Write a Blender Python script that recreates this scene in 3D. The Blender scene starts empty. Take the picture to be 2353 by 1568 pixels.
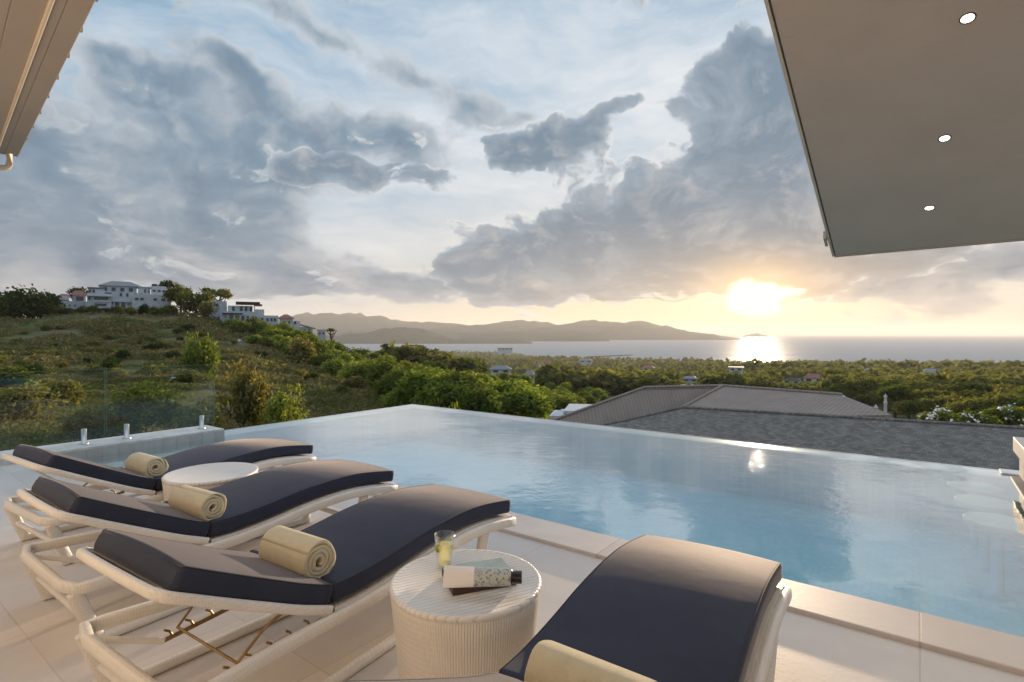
import bpy, bmesh, math, random
import numpy as np
from mathutils import Vector, Matrix
random.seed(7)
rng = np.random.default_rng(11)
C = bpy.context.scene.collection
R = math.radians
sin, cos, pi = math.sin, math.cos, math.pi

# ------------------------------------------------------------------ frame of the place
EYE = 1.3
F, CX, CY = 1250.0, 1176.0, 768.0          # picture measure used while surveying the photograph
ROT = -math.atan2(0.6, 0.8)                # heading of the pool's long side
def W(u, v, z=0.0): return Vector((.8*u + .6*v, -.6*u + .8*v, z))
def at(x, y, d): return Vector(((x-CX)/F*d, d, EYE - (y-CY)/F*d))       # point seen at (x, y), d metres out
def atz(x, y, z):
    d = (EYE - z)*F/(y-CY)
    return Vector(((x-CX)/F*d, d, z))
SUN_AZ = math.atan2(564, F)
SUN_T = (CY-680)/math.hypot(F, 564)
SUN_EL = math.atan(SUN_T)

# ------------------------------------------------------------------ object helpers
def tag(o, label=None, cat=None, group=None, kind=None):
    if label: o['label'] = label
    if cat: o['category'] = cat
    if group: o['group'] = group
    if kind: o['kind'] = kind
    return o
def empty(name, loc=(0,0,0), rz=0.0, label=None, cat=None, group=None):
    o = bpy.data.objects.new(name, None); C.objects.link(o)
    o.location = loc; o.rotation_euler = (0,0,rz); o.empty_display_size = .1
    return tag(o, label, cat, group)
def copy_tree(o, parent=None):
    c = o.copy(); C.objects.link(c); c.parent = parent
    for ch in list(o.children): copy_tree(ch, c)
    return c

class MB:
    """collects pieces and links them as one mesh object"""
    def __init__(s): s.v=[]; s.f=[]; s.m=[]; s.sm=[]
    def add(s, vs, fs, mi=0, smooth=False):
        b=len(s.v); s.v += [tuple(p) for p in vs]
        for f in fs: s.f.append([b+i for i in f]); s.m.append(mi); s.sm.append(smooth)
        return s
    def box(s, x0,x1,y0,y1,z0,z1, mi=0, M=None):
        vs=[Vector(p) for p in ((x0,y0,z0),(x1,y0,z0),(x1,y1,z0),(x0,y1,z0),(x0,y0,z1),(x1,y0,z1),(x1,y1,z1),(x0,y1,z1))]
        if M: vs=[M@p for p in vs]
        return s.add(vs, [(0,3,2,1),(4,5,6,7),(0,1,5,4),(1,2,6,5),(2,3,7,6),(3,0,4,7)], mi)
    def tube(s, path, r, n=10, mi=0, closed=False, flat=(1,1), up=Vector((0,0,1)), cap=True, pw=2.0):
        """round or super-elliptic bar along a path; flat=(side, up) scale"""
        P=[Vector(p) for p in path]; N=len(P); vs=[]; fs=[]
        for i,p in enumerate(P):
            a=P[(i-1)%N] if (closed or i>0) else P[i]; b=P[(i+1)%N] if (closed or i<N-1) else P[i]
            t=(b-a).normalized()
            side=t.cross(up)
            if side.length<1e-4: side=t.cross(Vector((1,0,0)))
            side.normalize(); nn=side.cross(t).normalized()
            rr=r[i] if isinstance(r,(list,tuple)) else r
            for k in range(n):
                an=2*pi*k/n; c_,s_=cos(an),sin(an)
                c_=math.copysign(abs(c_)**(2/pw),c_); s_=math.copysign(abs(s_)**(2/pw),s_)
                vs.append(p+side*(c_*rr*flat[0])+nn*(s_*rr*flat[1]))
        for i in range(N if closed else N-1):
            j=(i+1)%N
            for k in range(n):
                l=(k+1)%n
                fs.append((i*n+k,i*n+l,j*n+l,j*n+k))
        s.add(vs,fs,mi,True)
        if cap and not closed:
            s.add(vs[:n],[tuple(range(n))],mi); s.add(vs[-n:],[tuple(reversed(range(n)))],mi)
        return s
    def lathe(s, prof, n=40, mi=0, c=(0,0,0), smooth=True, cap=True):
        vs=[];fs=[]
        for r,z in prof:
            for k in range(n):
                a=2*pi*k/n; vs.append((c[0]+r*cos(a),c[1]+r*sin(a),c[2]+z))
        for i in range(len(prof)-1):
            for k in range(n):
                l=(k+1)%n; fs.append((i*n+k,i*n+l,(i+1)*n+l,(i+1)*n+k))
        s.add(vs,fs,mi,smooth)
        if not cap: return s
        s.add([vs[k] for k in range(n)],[tuple(reversed(range(n)))],mi)
        s.add([vs[(len(prof)-1)*n+k] for k in range(n)],[tuple(range(n))],mi)
        return s
    def poly(s, pts, thick=0.0, mi=0):
        n=len(pts)
        if thick==0: return s.add(pts,[tuple(range(n))],mi)
        lo=[Vector(p)-Vector((0,0,thick)) for p in pts]
        return s.add(list(pts)+lo,[tuple(range(n)),tuple(reversed(range(n,2*n)))]+[(i,n+i,n+(i+1)%n,(i+1)%n) for i in range(n)],mi)
    def build(s, name, mats, parent=None, loc=(0,0,0), rz=0.0, weld=False, bevel=0, recalc=True):
        me=bpy.data.meshes.new(name); me.from_pydata([tuple(p) for p in s.v],[],s.f)
        if not isinstance(mats,(list,tuple)): mats=[mats]
        for m in mats: me.materials.append(m)
        me.polygons.foreach_set('material_index',s.m); me.polygons.foreach_set('use_smooth',s.sm)
        if recalc or weld:
            bm=bmesh.new(); bm.from_mesh(me)
            if weld: bmesh.ops.remove_doubles(bm,verts=bm.verts,dist=1e-5)
            bmesh.ops.recalc_face_normals(bm,faces=bm.faces); bm.to_mesh(me); bm.free()
        me.update()
        o=bpy.data.objects.new(name,me); C.objects.link(o); o.parent=parent
        o.location=loc; o.rotation_euler=(0,0,rz)
        if bevel:
            md=o.modifiers.new('bevel','BEVEL'); md.width=bevel; md.segments=2; md.limit_method='ANGLE'; md.angle_limit=R(40)
        return o
def npmesh(name, V, Fq, mats, parent=None, smooth=False, mi=None):
    me=bpy.data.meshes.new(name)
    nf,k=Fq.shape
    me.vertices.add(len(V)); me.vertices.foreach_set('co',np.asarray(V,dtype=np.float32).ravel())
    me.loops.add(nf*k); me.loops.foreach_set('vertex_index',Fq.ravel().astype(np.int32))
    me.polygons.add(nf); me.polygons.foreach_set('loop_start',np.arange(0,nf*k,k,dtype=np.int32))
    me.polygons.foreach_set('use_smooth',np.full(nf,smooth))
    if not isinstance(mats,(list,tuple)): mats=[mats]
    for m in mats: me.materials.append(m)
    if mi is not None: me.polygons.foreach_set('material_index',mi.astype(np.int32))
    me.update(calc_edges=True); me.validate()
    o=bpy.data.objects.new(name,me); C.objects.link(o); o.parent=parent
    return o

# ------------------------------------------------------------------ shader helpers
class NT:
    def __init__(s, tree): s.t=tree; s.n=tree.nodes; s.l=tree.links
    def new(s, typ, **kw):
        n=s.n.new(typ)
        for k,v in kw.items(): setattr(n,k,v)
        return n
    def put(s, sock, val):
        if hasattr(val,'is_output') or isinstance(val,bpy.types.NodeSocket): s.l.new(val,sock)
        elif val is not None:
            try: sock.default_value=val
            except Exception: sock.default_value=tuple(val)+(1,)
    def m(s, op, a, b=None, c=None, clamp=False):
        n=s.new('ShaderNodeMath',operation=op,use_clamp=clamp)
        for i,x in enumerate((a,b,c)):
            if x is not None: s.put(n.inputs[i],x)
        return n.outputs[0]
    def vm(s, op, a, b=None):
        n=s.new('ShaderNodeVectorMath',operation=op)
        s.put(n.inputs[0],a)
        if b is not None: s.put(n.inputs[3] if op=='SCALE' else n.inputs[1],b)
        return n.outputs[0]
    def ss(s, x, a, b):
        n=s.new('ShaderNodeMapRange',interpolation_type='SMOOTHSTEP',clamp=True)
        s.put(n.inputs[0],x); n.inputs[1].default_value=a; n.inputs[2].default_value=b
        return n.outputs[0]
    def mix(s, f, a, b, mode='MIX'):
        n=s.new('ShaderNodeMix',data_type='RGBA',blend_type=mode); n.clamp_factor=True
        s.put(n.inputs[0],f)
        for k,x in ((6,a),(7,b)):
            if isinstance(x,(tuple,list)): x=tuple(x)+(1,) if len(x)==3 else tuple(x)
            s.put(n.inputs[k],x)
        return n.outputs[2]
    def noise(s, vec, scale, detail=4, rough=.5, dist=0):
        n=s.new('ShaderNodeTexNoise'); s.put(n.inputs['Vector'],vec)
        n.inputs['Scale'].default_value=scale; n.inputs['Detail'].default_value=detail
        n.inputs['Roughness'].default_value=rough; n.inputs['Distortion'].default_value=dist
        return n.outputs[0]
    def obj(s): return s.new('ShaderNodeTexCoord').outputs['Object']
    def geo(s): return s.new('ShaderNodeNewGeometry').outputs['Position']
    def scale(s, vec, sc):
        n=s.new('ShaderNodeMapping'); s.put(n.inputs[0],vec); n.inputs['Scale'].default_value=sc; return n.outputs[0]
    def bump(s, h, strength=.3, dist=.01, normal=None):
        n=s.new('ShaderNodeBump'); s.put(n.inputs['Height'],h); n.inputs['Strength'].default_value=strength; n.inputs['Distance'].default_value=dist
        if normal is not None: s.put(n.inputs['Normal'],normal)
        return n.outputs[0]
MATS={}
def mat(name, col=(.5,.5,.5), rough=.6, metal=0, spec=.5, var=None, vscale=5, vdetail=5, bump=None, extra=None, sheen=0, coord='Object'):
    """principled surface; var=(second colour, amount) mottles it, bump=(scale, strength, distance)"""
    m=bpy.data.materials.new(name); m.use_nodes=True; k=NT(m.node_tree)
    b=m.node_tree.nodes['Principled BSDF']
    b.inputs['Base Color'].default_value=tuple(col)+(1,); b.inputs['Roughness'].default_value=rough
    b.inputs['Metallic'].default_value=metal; b.inputs['Specular IOR Level'].default_value=spec
    if sheen: b.inputs['Sheen Weight'].default_value=sheen; b.inputs['Sheen Roughness'].default_value=.3
    vec=k.obj() if coord=='Object' else k.geo()
    if var:
        f=k.ss(k.noise(vec,vscale,vdetail,.6),.5-var[1]/2,.5+var[1]/2)
        k.l.new(k.mix(f,col,var[0]),b.inputs['Base Color'])
    if bump:
        k.l.new(k.bump(k.noise(vec,bump[0],4,.6),bump[1],bump[2]),b.inputs['Normal'])
    if extra: extra(k,b,vec)
    MATS[name]=m
    return m
# ------------------------------------------------------------------ camera
cam=bpy.data.objects.new('camera',bpy.data.cameras.new('camera')); C.objects.link(cam)
cam.location=(0,0,EYE); cam.rotation_euler=(R(90),0,0)
cam.data.sensor_width=36; cam.data.lens=36*F/2353; cam.data.shift_y=-(784-CY)/2353
cam.data.clip_start=.05; cam.data.clip_end=90000
bpy.context.scene.camera=cam
sc=bpy.context.scene
sc.view_settings.view_transform='Standard'; sc.view_settings.look='None'; sc.view_settings.exposure=.6; sc.view_settings.gamma=1
sc.render.engine='CYCLES'
try:
    sc.cycles.use_denoising=True; sc.cycles.denoiser='OPENIMAGEDENOISE'
except Exception: pass
sc.cycles.max_bounces=10; sc.cycles.transparent_max_bounces=16; sc.cycles.volume_bounces=0
sc.cycles.caustics_reflective=False; sc.cycles.caustics_refractive=False
sc.cycles.sample_clamp_indirect=6

# ------------------------------------------------------------------ sun
sl=bpy.data.lights.new('sun','SUN'); sl.energy=5.0; sl.angle=R(.6); sl.color=(1,.74,.50)
so=bpy.data.objects.new('sun',sl); C.objects.link(so)
sd=Vector((sin(SUN_AZ)*cos(SUN_EL),cos(SUN_AZ)*cos(SUN_EL),sin(SUN_EL)))
so.rotation_euler=sd.to_track_quat('Z','Y').to_euler(); so.location=(8,16,4)

# ------------------------------------------------------------------ sky
wd=bpy.data.worlds.new('World'); wd.cycles.sampling_method='NONE'; sc.world=wd; wd.use_nodes=True
k=NT(wd.node_tree); bg=wd.node_tree.nodes['Background']; bg.inputs['Strength'].default_value=.072
sky=k.new('ShaderNodeTexSky',sky_type='NISHITA'); sky.sun_disc=False; sky.sun_elevation=SUN_EL; sky.sun_rotation=SUN_AZ
sky.altitude=60; sky.air_density=1; sky.dust_density=.6; sky.ozone_density=2
gen=k.new('ShaderNodeTexCoord').outputs['Generated']
sep=k.new('ShaderNodeSeparateXYZ'); k.l.new(gen,sep.inputs[0]); X,Y,Z=sep.outputs
AZ=k.m('ARCTAN2',X,Y)
H=k.m('SQRT',k.m('ADD',k.m('MULTIPLY',X,X),k.m('MULTIPLY',Y,Y)))
T=k.m('DIVIDE',Z,k.m('MAXIMUM',H,.02))
Tp=k.m('MAXIMUM',T,0)
def comb(a,b): 
    c=k.new('ShaderNodeCombineXYZ'); k.put(c.inputs[0],a); k.put(c.inputs[1],b); return c.outputs[0]
AT=comb(AZ,T)
# cloud texture space: features flatten and crowd together toward the horizon
tn=k.m('MULTIPLY',k.m('LOGARITHM',k.m('ADD',Tp,.20),math.e),.62)
CT=comb(AZ,tn)
def aat(x,y):
    dx=x-CX; return math.atan2(dx,F),(CY-y)/math.hypot(F,dx)
def blobs(lst, vec):
    tot=None
    for (x,y,rx,ry,rot,amp) in lst:
        a,t=aat(x,y); ca=cos(a)
        mp=k.new('ShaderNodeMapping',vector_type='TEXTURE'); k.l.new(vec,mp.inputs[0])
        mp.inputs['Location'].default_value=(a,t,0); mp.inputs['Rotation'].default_value=(0,0,R(rot))
        mp.inputs['Scale'].default_value=(rx*ca*ca/F,ry*ca/F,1)
        g=k.new('ShaderNodeTexGradient',gradient_type='SPHERICAL'); k.l.new(mp.outputs[0],g.inputs[0])
        tot=k.m('MULTIPLY',g.outputs['Fac'],amp) if tot is None else k.m('MULTIPLY_ADD',g.outputs['Fac'],amp,tot)
    return tot
def nz(vec,scale,detail,rough=.5,lac=2.0):
    n=k.new('ShaderNodeTexNoise',noise_dimensions='2D'); k.l.new(vec,n.inputs['Vector']); n.inputs['Scale'].default_value=scale
    n.inputs['Detail'].default_value=detail; n.inputs['Roughness'].default_value=rough; n.inputs['Lacunarity'].default_value=lac
    return n
wn=nz(CT,4,4,.55)
w0=k.vm('SUBTRACT',wn.outputs['Color'],(.5,.5,.5))
WAT=k.vm('ADD',AT,k.vm('SCALE',w0,.16))
CTW=k.vm('ADD',CT,k.vm('SCALE',w0,.12))
soft=[(330,430,560,230,8,1.1),(90,500,420,200,-4,1.0),(620,310,420,120,-14,.9),(900,300,240,80,-20,.75),(330,180,210,70,-20,.75),
      (540,180,190,50,-22,.65),(730,70,270,70,-14,.65),(560,560,360,100,-4,.75),(300,600,660,60,-2,1.1),(250,655,800,40,0,.7),
      (1060,225,130,85,-30,.75),(940,165,90,55,-10,.45),(1190,255,60,34,0,.55),(900,645,330,60,0,1.15),(1130,590,160,40,0,.4),
      (2110,660,330,46,-3,.95),(2290,610,260,60,4,.9),(1950,630,240,60,5,.5),(2050,705,420,22,2,.45),(1480,686,170,10,1,.7),(2150,728,300,12,2,.35),
      (2200,330,500,120,30,.4)]
dark=[(850,415,270,58,-4,1.0),(700,395,170,60,14,.55),(1280,330,190,95,22,1.15),(1210,350,120,60,-8,.7),(1400,275,110,40,28,.45),(1490,265,90,36,-28,.5),(1500,330,60,40,0,.35),
      (1710,300,240,220,20,1.2),(1740,160,100,110,0,.8),(1630,220,140,120,35,.7),(1500,520,460,170,16,1.25),(1240,600,260,130,4,.9),(1800,520,380,170,-10,1.1),(1650,605,480,90,-2,.85),
      (1090,585,90,70,0,.45),(1330,640,270,46,0,.45),(1880,600,240,80,-6,.5)]
n1=nz(CTW,5,7,.58).outputs[0]; n2=nz(CTW,13,6,.62).outputs[0]; n0=None
OFF=(.030,.026,0)
n1b=nz(k.vm('ADD',CTW,OFF),5,5,.55).outputs[0]; n2b=nz(k.vm('ADD',CTW,(.012,.014,0)),13,5,.6).outputs[0]
def billow(vec,scale):
    v=k.new('ShaderNodeTexVoronoi',feature='F1',voronoi_dimensions='2D'); k.l.new(vec,v.inputs['Vector']); v.inputs['Scale'].default_value=scale
    v.inputs['Detail'].default_value=3; v.inputs['Roughness'].default_value=.6; v.normalize=True
    return v.outputs['Distance']
bl=k.m('SUBTRACT',.33,billow(CTW,11)); bl2=k.m('SUBTRACT',.33,billow(k.vm('ADD',CTW,(.012,.024,0)),11))
c5=lambda n:k.m('SUBTRACT',n,.5)
soft=[(x,y,a*1.12,b*1.12,r,p*1.3) for x,y,a,b,r,p in soft]; dark=[(x,y,a*1.08,b*1.08,r,p*1.15) for x,y,a,b,r,p in dark]
Sb=k.m('MINIMUM',blobs(soft,WAT),1.05); Db=k.m('MINIMUM',blobs(dark,WAT),.95)
Fs=k.m('ADD',k.m('MULTIPLY_ADD',c5(n1),1.9,Sb),k.m('MULTIPLY_ADD',c5(n2),.55,k.m('MULTIPLY',bl,.3)))
Fd=k.m('ADD',k.m('MULTIPLY_ADD',c5(n1),1.7,Db),k.m('MULTIPLY_ADD',c5(n2),1.0,k.m('MULTIPLY',bl,1.0)))
ms=k.ss(Fs,.18,.62); md_=k.ss(Fd,.30,.50)
ts=k.ss(Fs,.30,1.05); td=k.ss(Fd,.38,1.0)
dA=k.m('SUBTRACT',AZ,SUN_AZ); dT=k.m('SUBTRACT',T,SUN_T)
def glow(wa,wt,off=0.0):
    d=k.m('SUBTRACT',dA,off) if off else dA
    q=k.m('ADD',k.m('POWER',k.m('ABSOLUTE',k.m('DIVIDE',d,wa)),2),k.m('POWER',k.m('ABSOLUTE',k.m('DIVIDE',dT,wt)),2))
    return k.m('EXPONENT',k.m('MULTIPLY',q,-1))
g_wide=glow(.42,.20); g_hor=glow(.58,.26,-.14); g_mid=glow(.26,.085); g_far=glow(.85,.75,-.12)
ex=lambda s:k.m('EXPONENT',k.m('MULTIPLY',Tp,-s))
low=ex(9); low2=ex(7); low3=ex(4.5)
# clear air, whiter toward the sun; thin streaked veil
veiln=nz(k.scale(CTW,(1.0,3.0,1)),3.0,6,.62).outputs[0]
veil=k.m('ADD',k.m('MULTIPLY',g_far,.86),k.m('MULTIPLY',c5(veiln),1.6),clamp=True)
clear=k.mix(.85,sky.outputs[0],(2.9,4.6,6.3))
clear=k.mix(veil,clear,(7.5,7.8,8.1))
clear=k.mix(k.m('MULTIPLY',low2,.55),clear,(6.2,6.1,6.2))
clear=k.mix(k.m('MULTIPLY',low,k.m('MULTIPLY_ADD',g_hor,1.2,.08),clamp=True),clear,(9.4,7.3,4.3))
# soft grey layer
cs=k.mix(ts,(5.3,5.85,6.4),(1.65,2.65,3.6))
cs=k.mix(k.m('MULTIPLY',low2,.75),cs,(3.1,3.2,3.55))
cs=k.mix(k.m('MULTIPLY',low,k.m('MULTIPLY_ADD',g_wide,.7,.18)),cs,(6.0,4.9,4.0))
rel1=k.m('ADD',k.m('MULTIPLY',k.m('SUBTRACT',n1,n1b),4.5),k.m('MULTIPLY',k.m('SUBTRACT',n2,n2b),1.5))
lit1=k.mix(low3,(5.9,6.3,6.7),(7.2,6.4,5.8))
cs=k.mix(k.m('MULTIPLY',k.m('MAXIMUM',rel1,0),.45,clamp=True),cs,lit1)
cs=k.mix(k.m('MULTIPLY',k.m('MAXIMUM',k.m('MULTIPLY',rel1,-1),0),.85,clamp=True),cs,(1.3,2.0,2.8))
# heaped clouds against the light
rel2=k.m('ADD',k.m('MULTIPLY',k.m('SUBTRACT',n1,n1b),2.6),k.m('ADD',k.m('MULTIPLY',k.m('SUBTRACT',n2,n2b),2.2),k.m('MULTIPLY',k.m('SUBTRACT',bl,bl2),1.3)))
cd=k.mix(td,(3.1,3.9,4.7),(1.6,2.4,3.2))
cd=k.mix(k.m('MULTIPLY',ex(6),k.m('MULTIPLY_ADD',g_wide,.9,.08),clamp=True),cd,(4.2,3.4,2.8))
cd=k.mix(k.m('MULTIPLY',k.m('MAXIMUM',rel2,0),.55,clamp=True),cd,k.mix(low3,(5.2,5.5,5.9),(6.8,5.6,4.5)))
cd=k.mix(k.m('MULTIPLY',k.m('MAXIMUM',k.m('MULTIPLY',rel2,-1),0),.6,clamp=True),cd,k.mix(k.m('MULTIPLY',low3,g_wide),(1.35,1.9,2.5),(2.6,2.1,1.8)))
rim=k.m('MULTIPLY',k.m('SUBTRACT',1,k.ss(Fd,.34,.60)),k.m('MULTIPLY',g_far,k.ss(rel2,-.35,.45)))
cd=k.mix(k.m('MULTIPLY',rim,1.0,clamp=True),cd,(9.0,8.9,8.6))
col=k.mix(ms,clear,cs)
col=k.mix(md_,col,cd)
# overhead sky whitened above the view, added to light deck, cushions and pool
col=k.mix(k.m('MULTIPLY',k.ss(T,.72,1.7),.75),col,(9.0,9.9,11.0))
# sun behind the gap in the cloud
sblob=blobs([(1730,682,84,58,0,1.65),(1806,664,72,26,-8,1.1),(1730,714,86,12,0,.7),(1685,690,50,26,0,.5)],k.vm('ADD',AT,k.vm('SCALE',w0,.05)))
score=k.ss(k.m('MULTIPLY_ADD',c5(n2),1.1,sblob),.18,.72)
col=k.vm('ADD',col,k.vm('SCALE',(9.0,5.6,2.0),k.m('MULTIPLY',g_mid,.22)))
col=k.vm('ADD',col,k.vm('SCALE',(9.0,5.2,1.6),k.m('MULTIPLY',glow(.085,.055),.85)))
col=k.mix(score,col,(14,12.4,9.4))
col=k.mix(k.ss(T,-.02,.0),(3.5,3.3,3.0),col)
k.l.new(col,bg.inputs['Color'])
# ------------------------------------------------------------------ materials
def tiles(w,h,mort,dark,off=0.0,bw=None):
    def f(k,b,vec):
        br=k.new('ShaderNodeTexBrick'); k.l.new(vec,br.inputs['Vector'])
        br.offset=off; br.squash=1
        br.inputs['Scale'].default_value=1; br.inputs['Brick Width'].default_value=w; br.inputs['Row Height'].default_value=h
        br.inputs['Mortar Size'].default_value=mort; br.inputs['Mortar Smooth'].default_value=.1
        c=b.inputs['Base Color']
        base=c.links[0].from_socket if c.links else None
        col0=tuple(c.default_value)[:3]
        br.inputs['Color1'].default_value=(.86,.86,.87,1); br.inputs['Color2'].default_value=(1,1,1,1); br.inputs['Mortar'].default_value=tuple(dark)+(1,)
        k.l.new(k.mix(1,base if base is not None else col0,br.outputs['Color'],'MULTIPLY'),c)
        pit=k.ss(k.noise(k.scale(vec,(1,2.2,1)),42,4,.7),.66,.74)
        cc=c.links[0].from_socket; k.l.new(k.mix(k.m('MULTIPLY',pit,.28),cc,(.34,.30,.27)),c)
        hgt=k.m('MULTIPLY_ADD',br.outputs['Fac'],-1.0,k.m('MULTIPLY',k.noise(vec,60,4),.25))
        k.l.new(k.bump(hgt,.5,.003),b.inputs['Normal'])
    return f
mat('deck_stone',(.70,.65,.61),.5,var=((.62,.575,.54),.7),vscale=3.5,extra=tiles(.62,.62,.003,(.80,.77,.74)))
mat('coping_stone',(.62,.56,.52),.5,var=((.55,.49,.45),.6),vscale=5,extra=tiles(.75,5,.004,(.7,.66,.62)))
mat('curb_stone',(.72,.71,.70),.5,var=((.5,.49,.47),.6),vscale=7,bump=(60,.2,.003))
mat('curb_tile',(.60,.565,.53),.35,var=((.50,.47,.44),.6),vscale=12,extra=tiles(.15,.15,.003,(.7,.7,.7)))
mat('weir_stone',(.70,.72,.72),.3,var=((.6,.64,.66),.6),vscale=6)
mat('pool_tile',(.25,.56,.67),.4,var=((.18,.47,.60),.7),vscale=3,extra=tiles(.05,.05,.003,(.8,.85,.85)))
mat('white_plaster',(.58,.58,.60),.7,var=((.46,.46,.48),.5),vscale=.8,bump=(20,.1,.01))
mat('grey_plaster',(.5,.5,.51),.75,var=((.38,.39,.41),.5),vscale=.8)
mat('cream_plaster',(.76,.71,.63),.75,var=((.68,.63,.56),.5),vscale=1.2)
def _axis(k,vec,i):
    s=k.new('ShaderNodeSeparateXYZ'); k.l.new(vec,s.inputs[0]); return s.outputs[i]
def boards(axis,per,depth=.004,tint=.72,gap=.04):
    def f(k,b,vec):
        q=k.m('ABSOLUTE',k.m('SUBTRACT',k.m('FRACT',k.m('DIVIDE',_axis(k,vec,axis),per)),.5))
        line=k.ss(q,0,gap)
        c=b.inputs['Base Color']; base=c.links[0].from_socket if c.links else tuple(c.default_value)[:3]
        k.l.new(k.mix(line,k.mix(1,base,(tint,tint,tint),'MULTIPLY'),base),c)
        k.l.new(k.bump(line,.5,depth),b.inputs['Normal'])
    return f
mat('soffit_board',(.58,.485,.42),.65,var=((.53,.44,.38),.5),vscale=2,extra=boards(1,.11,.001,.93,.03))
mat('soffit_light',(.40,.35,.31),.6,var=((.365,.32,.28),.5),vscale=2,extra=boards(1,.16,.004,.75,.03))
mat('gutter_metal',(.66,.58,.48),.45,spec=.4,var=((.58,.51,.42),.5),vscale=4)
mat('fascia_paint',(.46,.40,.33),.5)
def shingles(k,b,vec):
    br=k.new('ShaderNodeTexBrick'); k.l.new(vec,br.inputs['Vector']); br.offset=.5
    br.inputs['Scale'].default_value=1; br.inputs['Brick Width'].default_value=.20; br.inputs['Row Height'].default_value=.11
    br.inputs['Mortar Size'].default_value=.008; br.inputs['Color1'].default_value=(.72,.72,.72,1); br.inputs['Color2'].default_value=(1.15,1.12,1.1,1); br.inputs['Mortar'].default_value=(.6,.6,.6,1)
    c=b.inputs['Base Color']; base=c.links[0].from_socket
    k.l.new(k.mix(1,base,br.outputs['Color'],'MULTIPLY'),c)
    k.l.new(k.bump(br.outputs['Fac'],.6,-.01),b.inputs['Normal'])
mat('shingle_roof',(.26,.235,.215),.9,spec=.1,var=((.19,.172,.158),.6),vscale=2.2,extra=shingles)
def rooftile(k,b,vec):
    x=k.m('ABSOLUTE',k.m('SUBTRACT',k.m('FRACT',k.m('DIVIDE',_axis(k,vec,0),.20)),.5))
    y=k.m('FRACT',k.m('DIVIDE',_axis(k,vec,1),.36))
    h=k.m('ADD',k.ss(x,0,.5),k.m('MULTIPLY',y,.5))
    c=b.inputs['Base Color']; base=c.links[0].from_socket
    sh=k.ss(x,.0,.14)
    k.l.new(k.mix(sh,k.mix(1,base,(.72,.72,.72),'MULTIPLY'),base),c)
    k.l.new(k.bump(h,.8,.03),b.inputs['Normal'])
mat('brown_tile_roof',(.35,.275,.235),.8,spec=.15,var=((.29,.225,.19),.6),vscale=1.0,extra=rooftile)
mat('red_tile_roof',(.30,.10,.08),.7,var=((.2,.07,.06),.6),vscale=2)
mat('dark_roof',(.055,.05,.055),.7,var=((.03,.03,.03),.6),vscale=2)
mat('grey_roof',(.24,.25,.27),.7,var=((.17,.18,.19),.6),vscale=2)
mat('window_glass',(.03,.035,.04),.12,spec=.6)
mat('dark_frame',(.05,.045,.04),.5)
mat('pier_wood',(.12,.10,.09),.8,var=((.08,.07,.06),.5),vscale=.5)
def weave(sx,sy,depth=.0015):
    def f(k,b,vec):
        # strands crossing over and under each other
        a=k.m('MULTIPLY',_axis(k,vec,1),pi/sy); q=k.m('MULTIPLY',k.m('ADD',_axis(k,vec,0),_axis(k,vec,2)),pi/sx)
        over=k.m('MULTIPLY_ADD',k.m('MULTIPLY',k.m('SINE',a),k.m('SINE',q)),.5,.5)
        gap=k.m('MULTIPLY',k.m('ABSOLUTE',k.m('COSINE',a)),k.m('ABSOLUTE',k.m('COSINE',q)))
        k.l.new(k.bump(k.m('SUBTRACT',over,k.m('MULTIPLY',gap,.5)),.5,depth),b.inputs['Normal'])
        c=b.inputs['Base Color']; base=c.links[0].from_socket
        k.l.new(k.mix(k.m('MULTIPLY',k.ss(gap,.35,.9),.16),base,(.36,.33,.29)),c)
    return f
mat('white_wicker',(.76,.735,.70),.45,spec=.4,var=((.70,.675,.64),.5),vscale=9,extra=weave(.016,.010))
def ribs(k,b,vec):
    sp=k.new('ShaderNodeSeparateXYZ'); k.l.new(vec,sp.inputs[0])
    a=k.m('ARCTAN2',sp.outputs[1],sp.outputs[0])
    w=k.m('ABSOLUTE',k.m('SINE',k.m('MULTIPLY',a,90)))
    w2=k.m('ABSOLUTE',k.m('SINE',k.m('MULTIPLY',sp.outputs[2],160)))
    k.l.new(k.bump(k.m('MULTIPLY_ADD',w2,.35,w),.55,.005),b.inputs['Normal'])
    c=b.inputs['Base Color']; base=c.links[0].from_socket
    k.l.new(k.mix(k.ss(w,0,.45),k.mix(1,base,(.84,.83,.81),'MULTIPLY'),base),c)
mat('table_ribbed',(.76,.73,.69),.45,var=((.70,.67,.63),.5),vscale=9,extra=ribs)
def ribs_flat(k,b,vec):
    y=k.m('FRACT',k.m('DIVIDE',_axis(k,vec,1),.021)); x=k.m('ABSOLUTE',k.m('SINE',k.m('MULTIPLY',_axis(k,vec,0),330)))
    r_=k.m('ABSOLUTE',k.m('SUBTRACT',y,.5))
    k.l.new(k.bump(k.m('MULTIPLY_ADD',x,.3,k.ss(r_,0,.3)),.5,.004),b.inputs['Normal'])
    c=b.inputs['Base Color']; base=c.links[0].from_socket
    k.l.new(k.mix(k.ss(r_,0,.16),k.mix(1,base,(.78,.77,.76),'MULTIPLY'),base),c)
mat('table_top_weave',(.76,.74,.72),.4,var=((.70,.68,.66),.5),vscale=9,extra=ribs_flat)
def cloth(k,b,vec):
    w=k.m('MULTIPLY',k.m('SINE',k.m('MULTIPLY',_axis(k,vec,0),1900)),k.m('SINE',k.m('MULTIPLY',_axis(k,vec,1),1900)))
    n1=k.bump(k.noise(k.scale(vec,(1,1.7,1)),4.5,2,.5,.5),.12,.012)
    n2=k.bump(k.noise(vec,420,3),.22,.0012,n1)
    k.l.new(k.bump(w,.1,.0006,n2),b.inputs['Normal'])
mat('navy_fabric',(.033,.041,.072),.75,spec=.2,sheen=.38,var=((.026,.032,.057),.6),vscale=9,extra=cloth)
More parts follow.
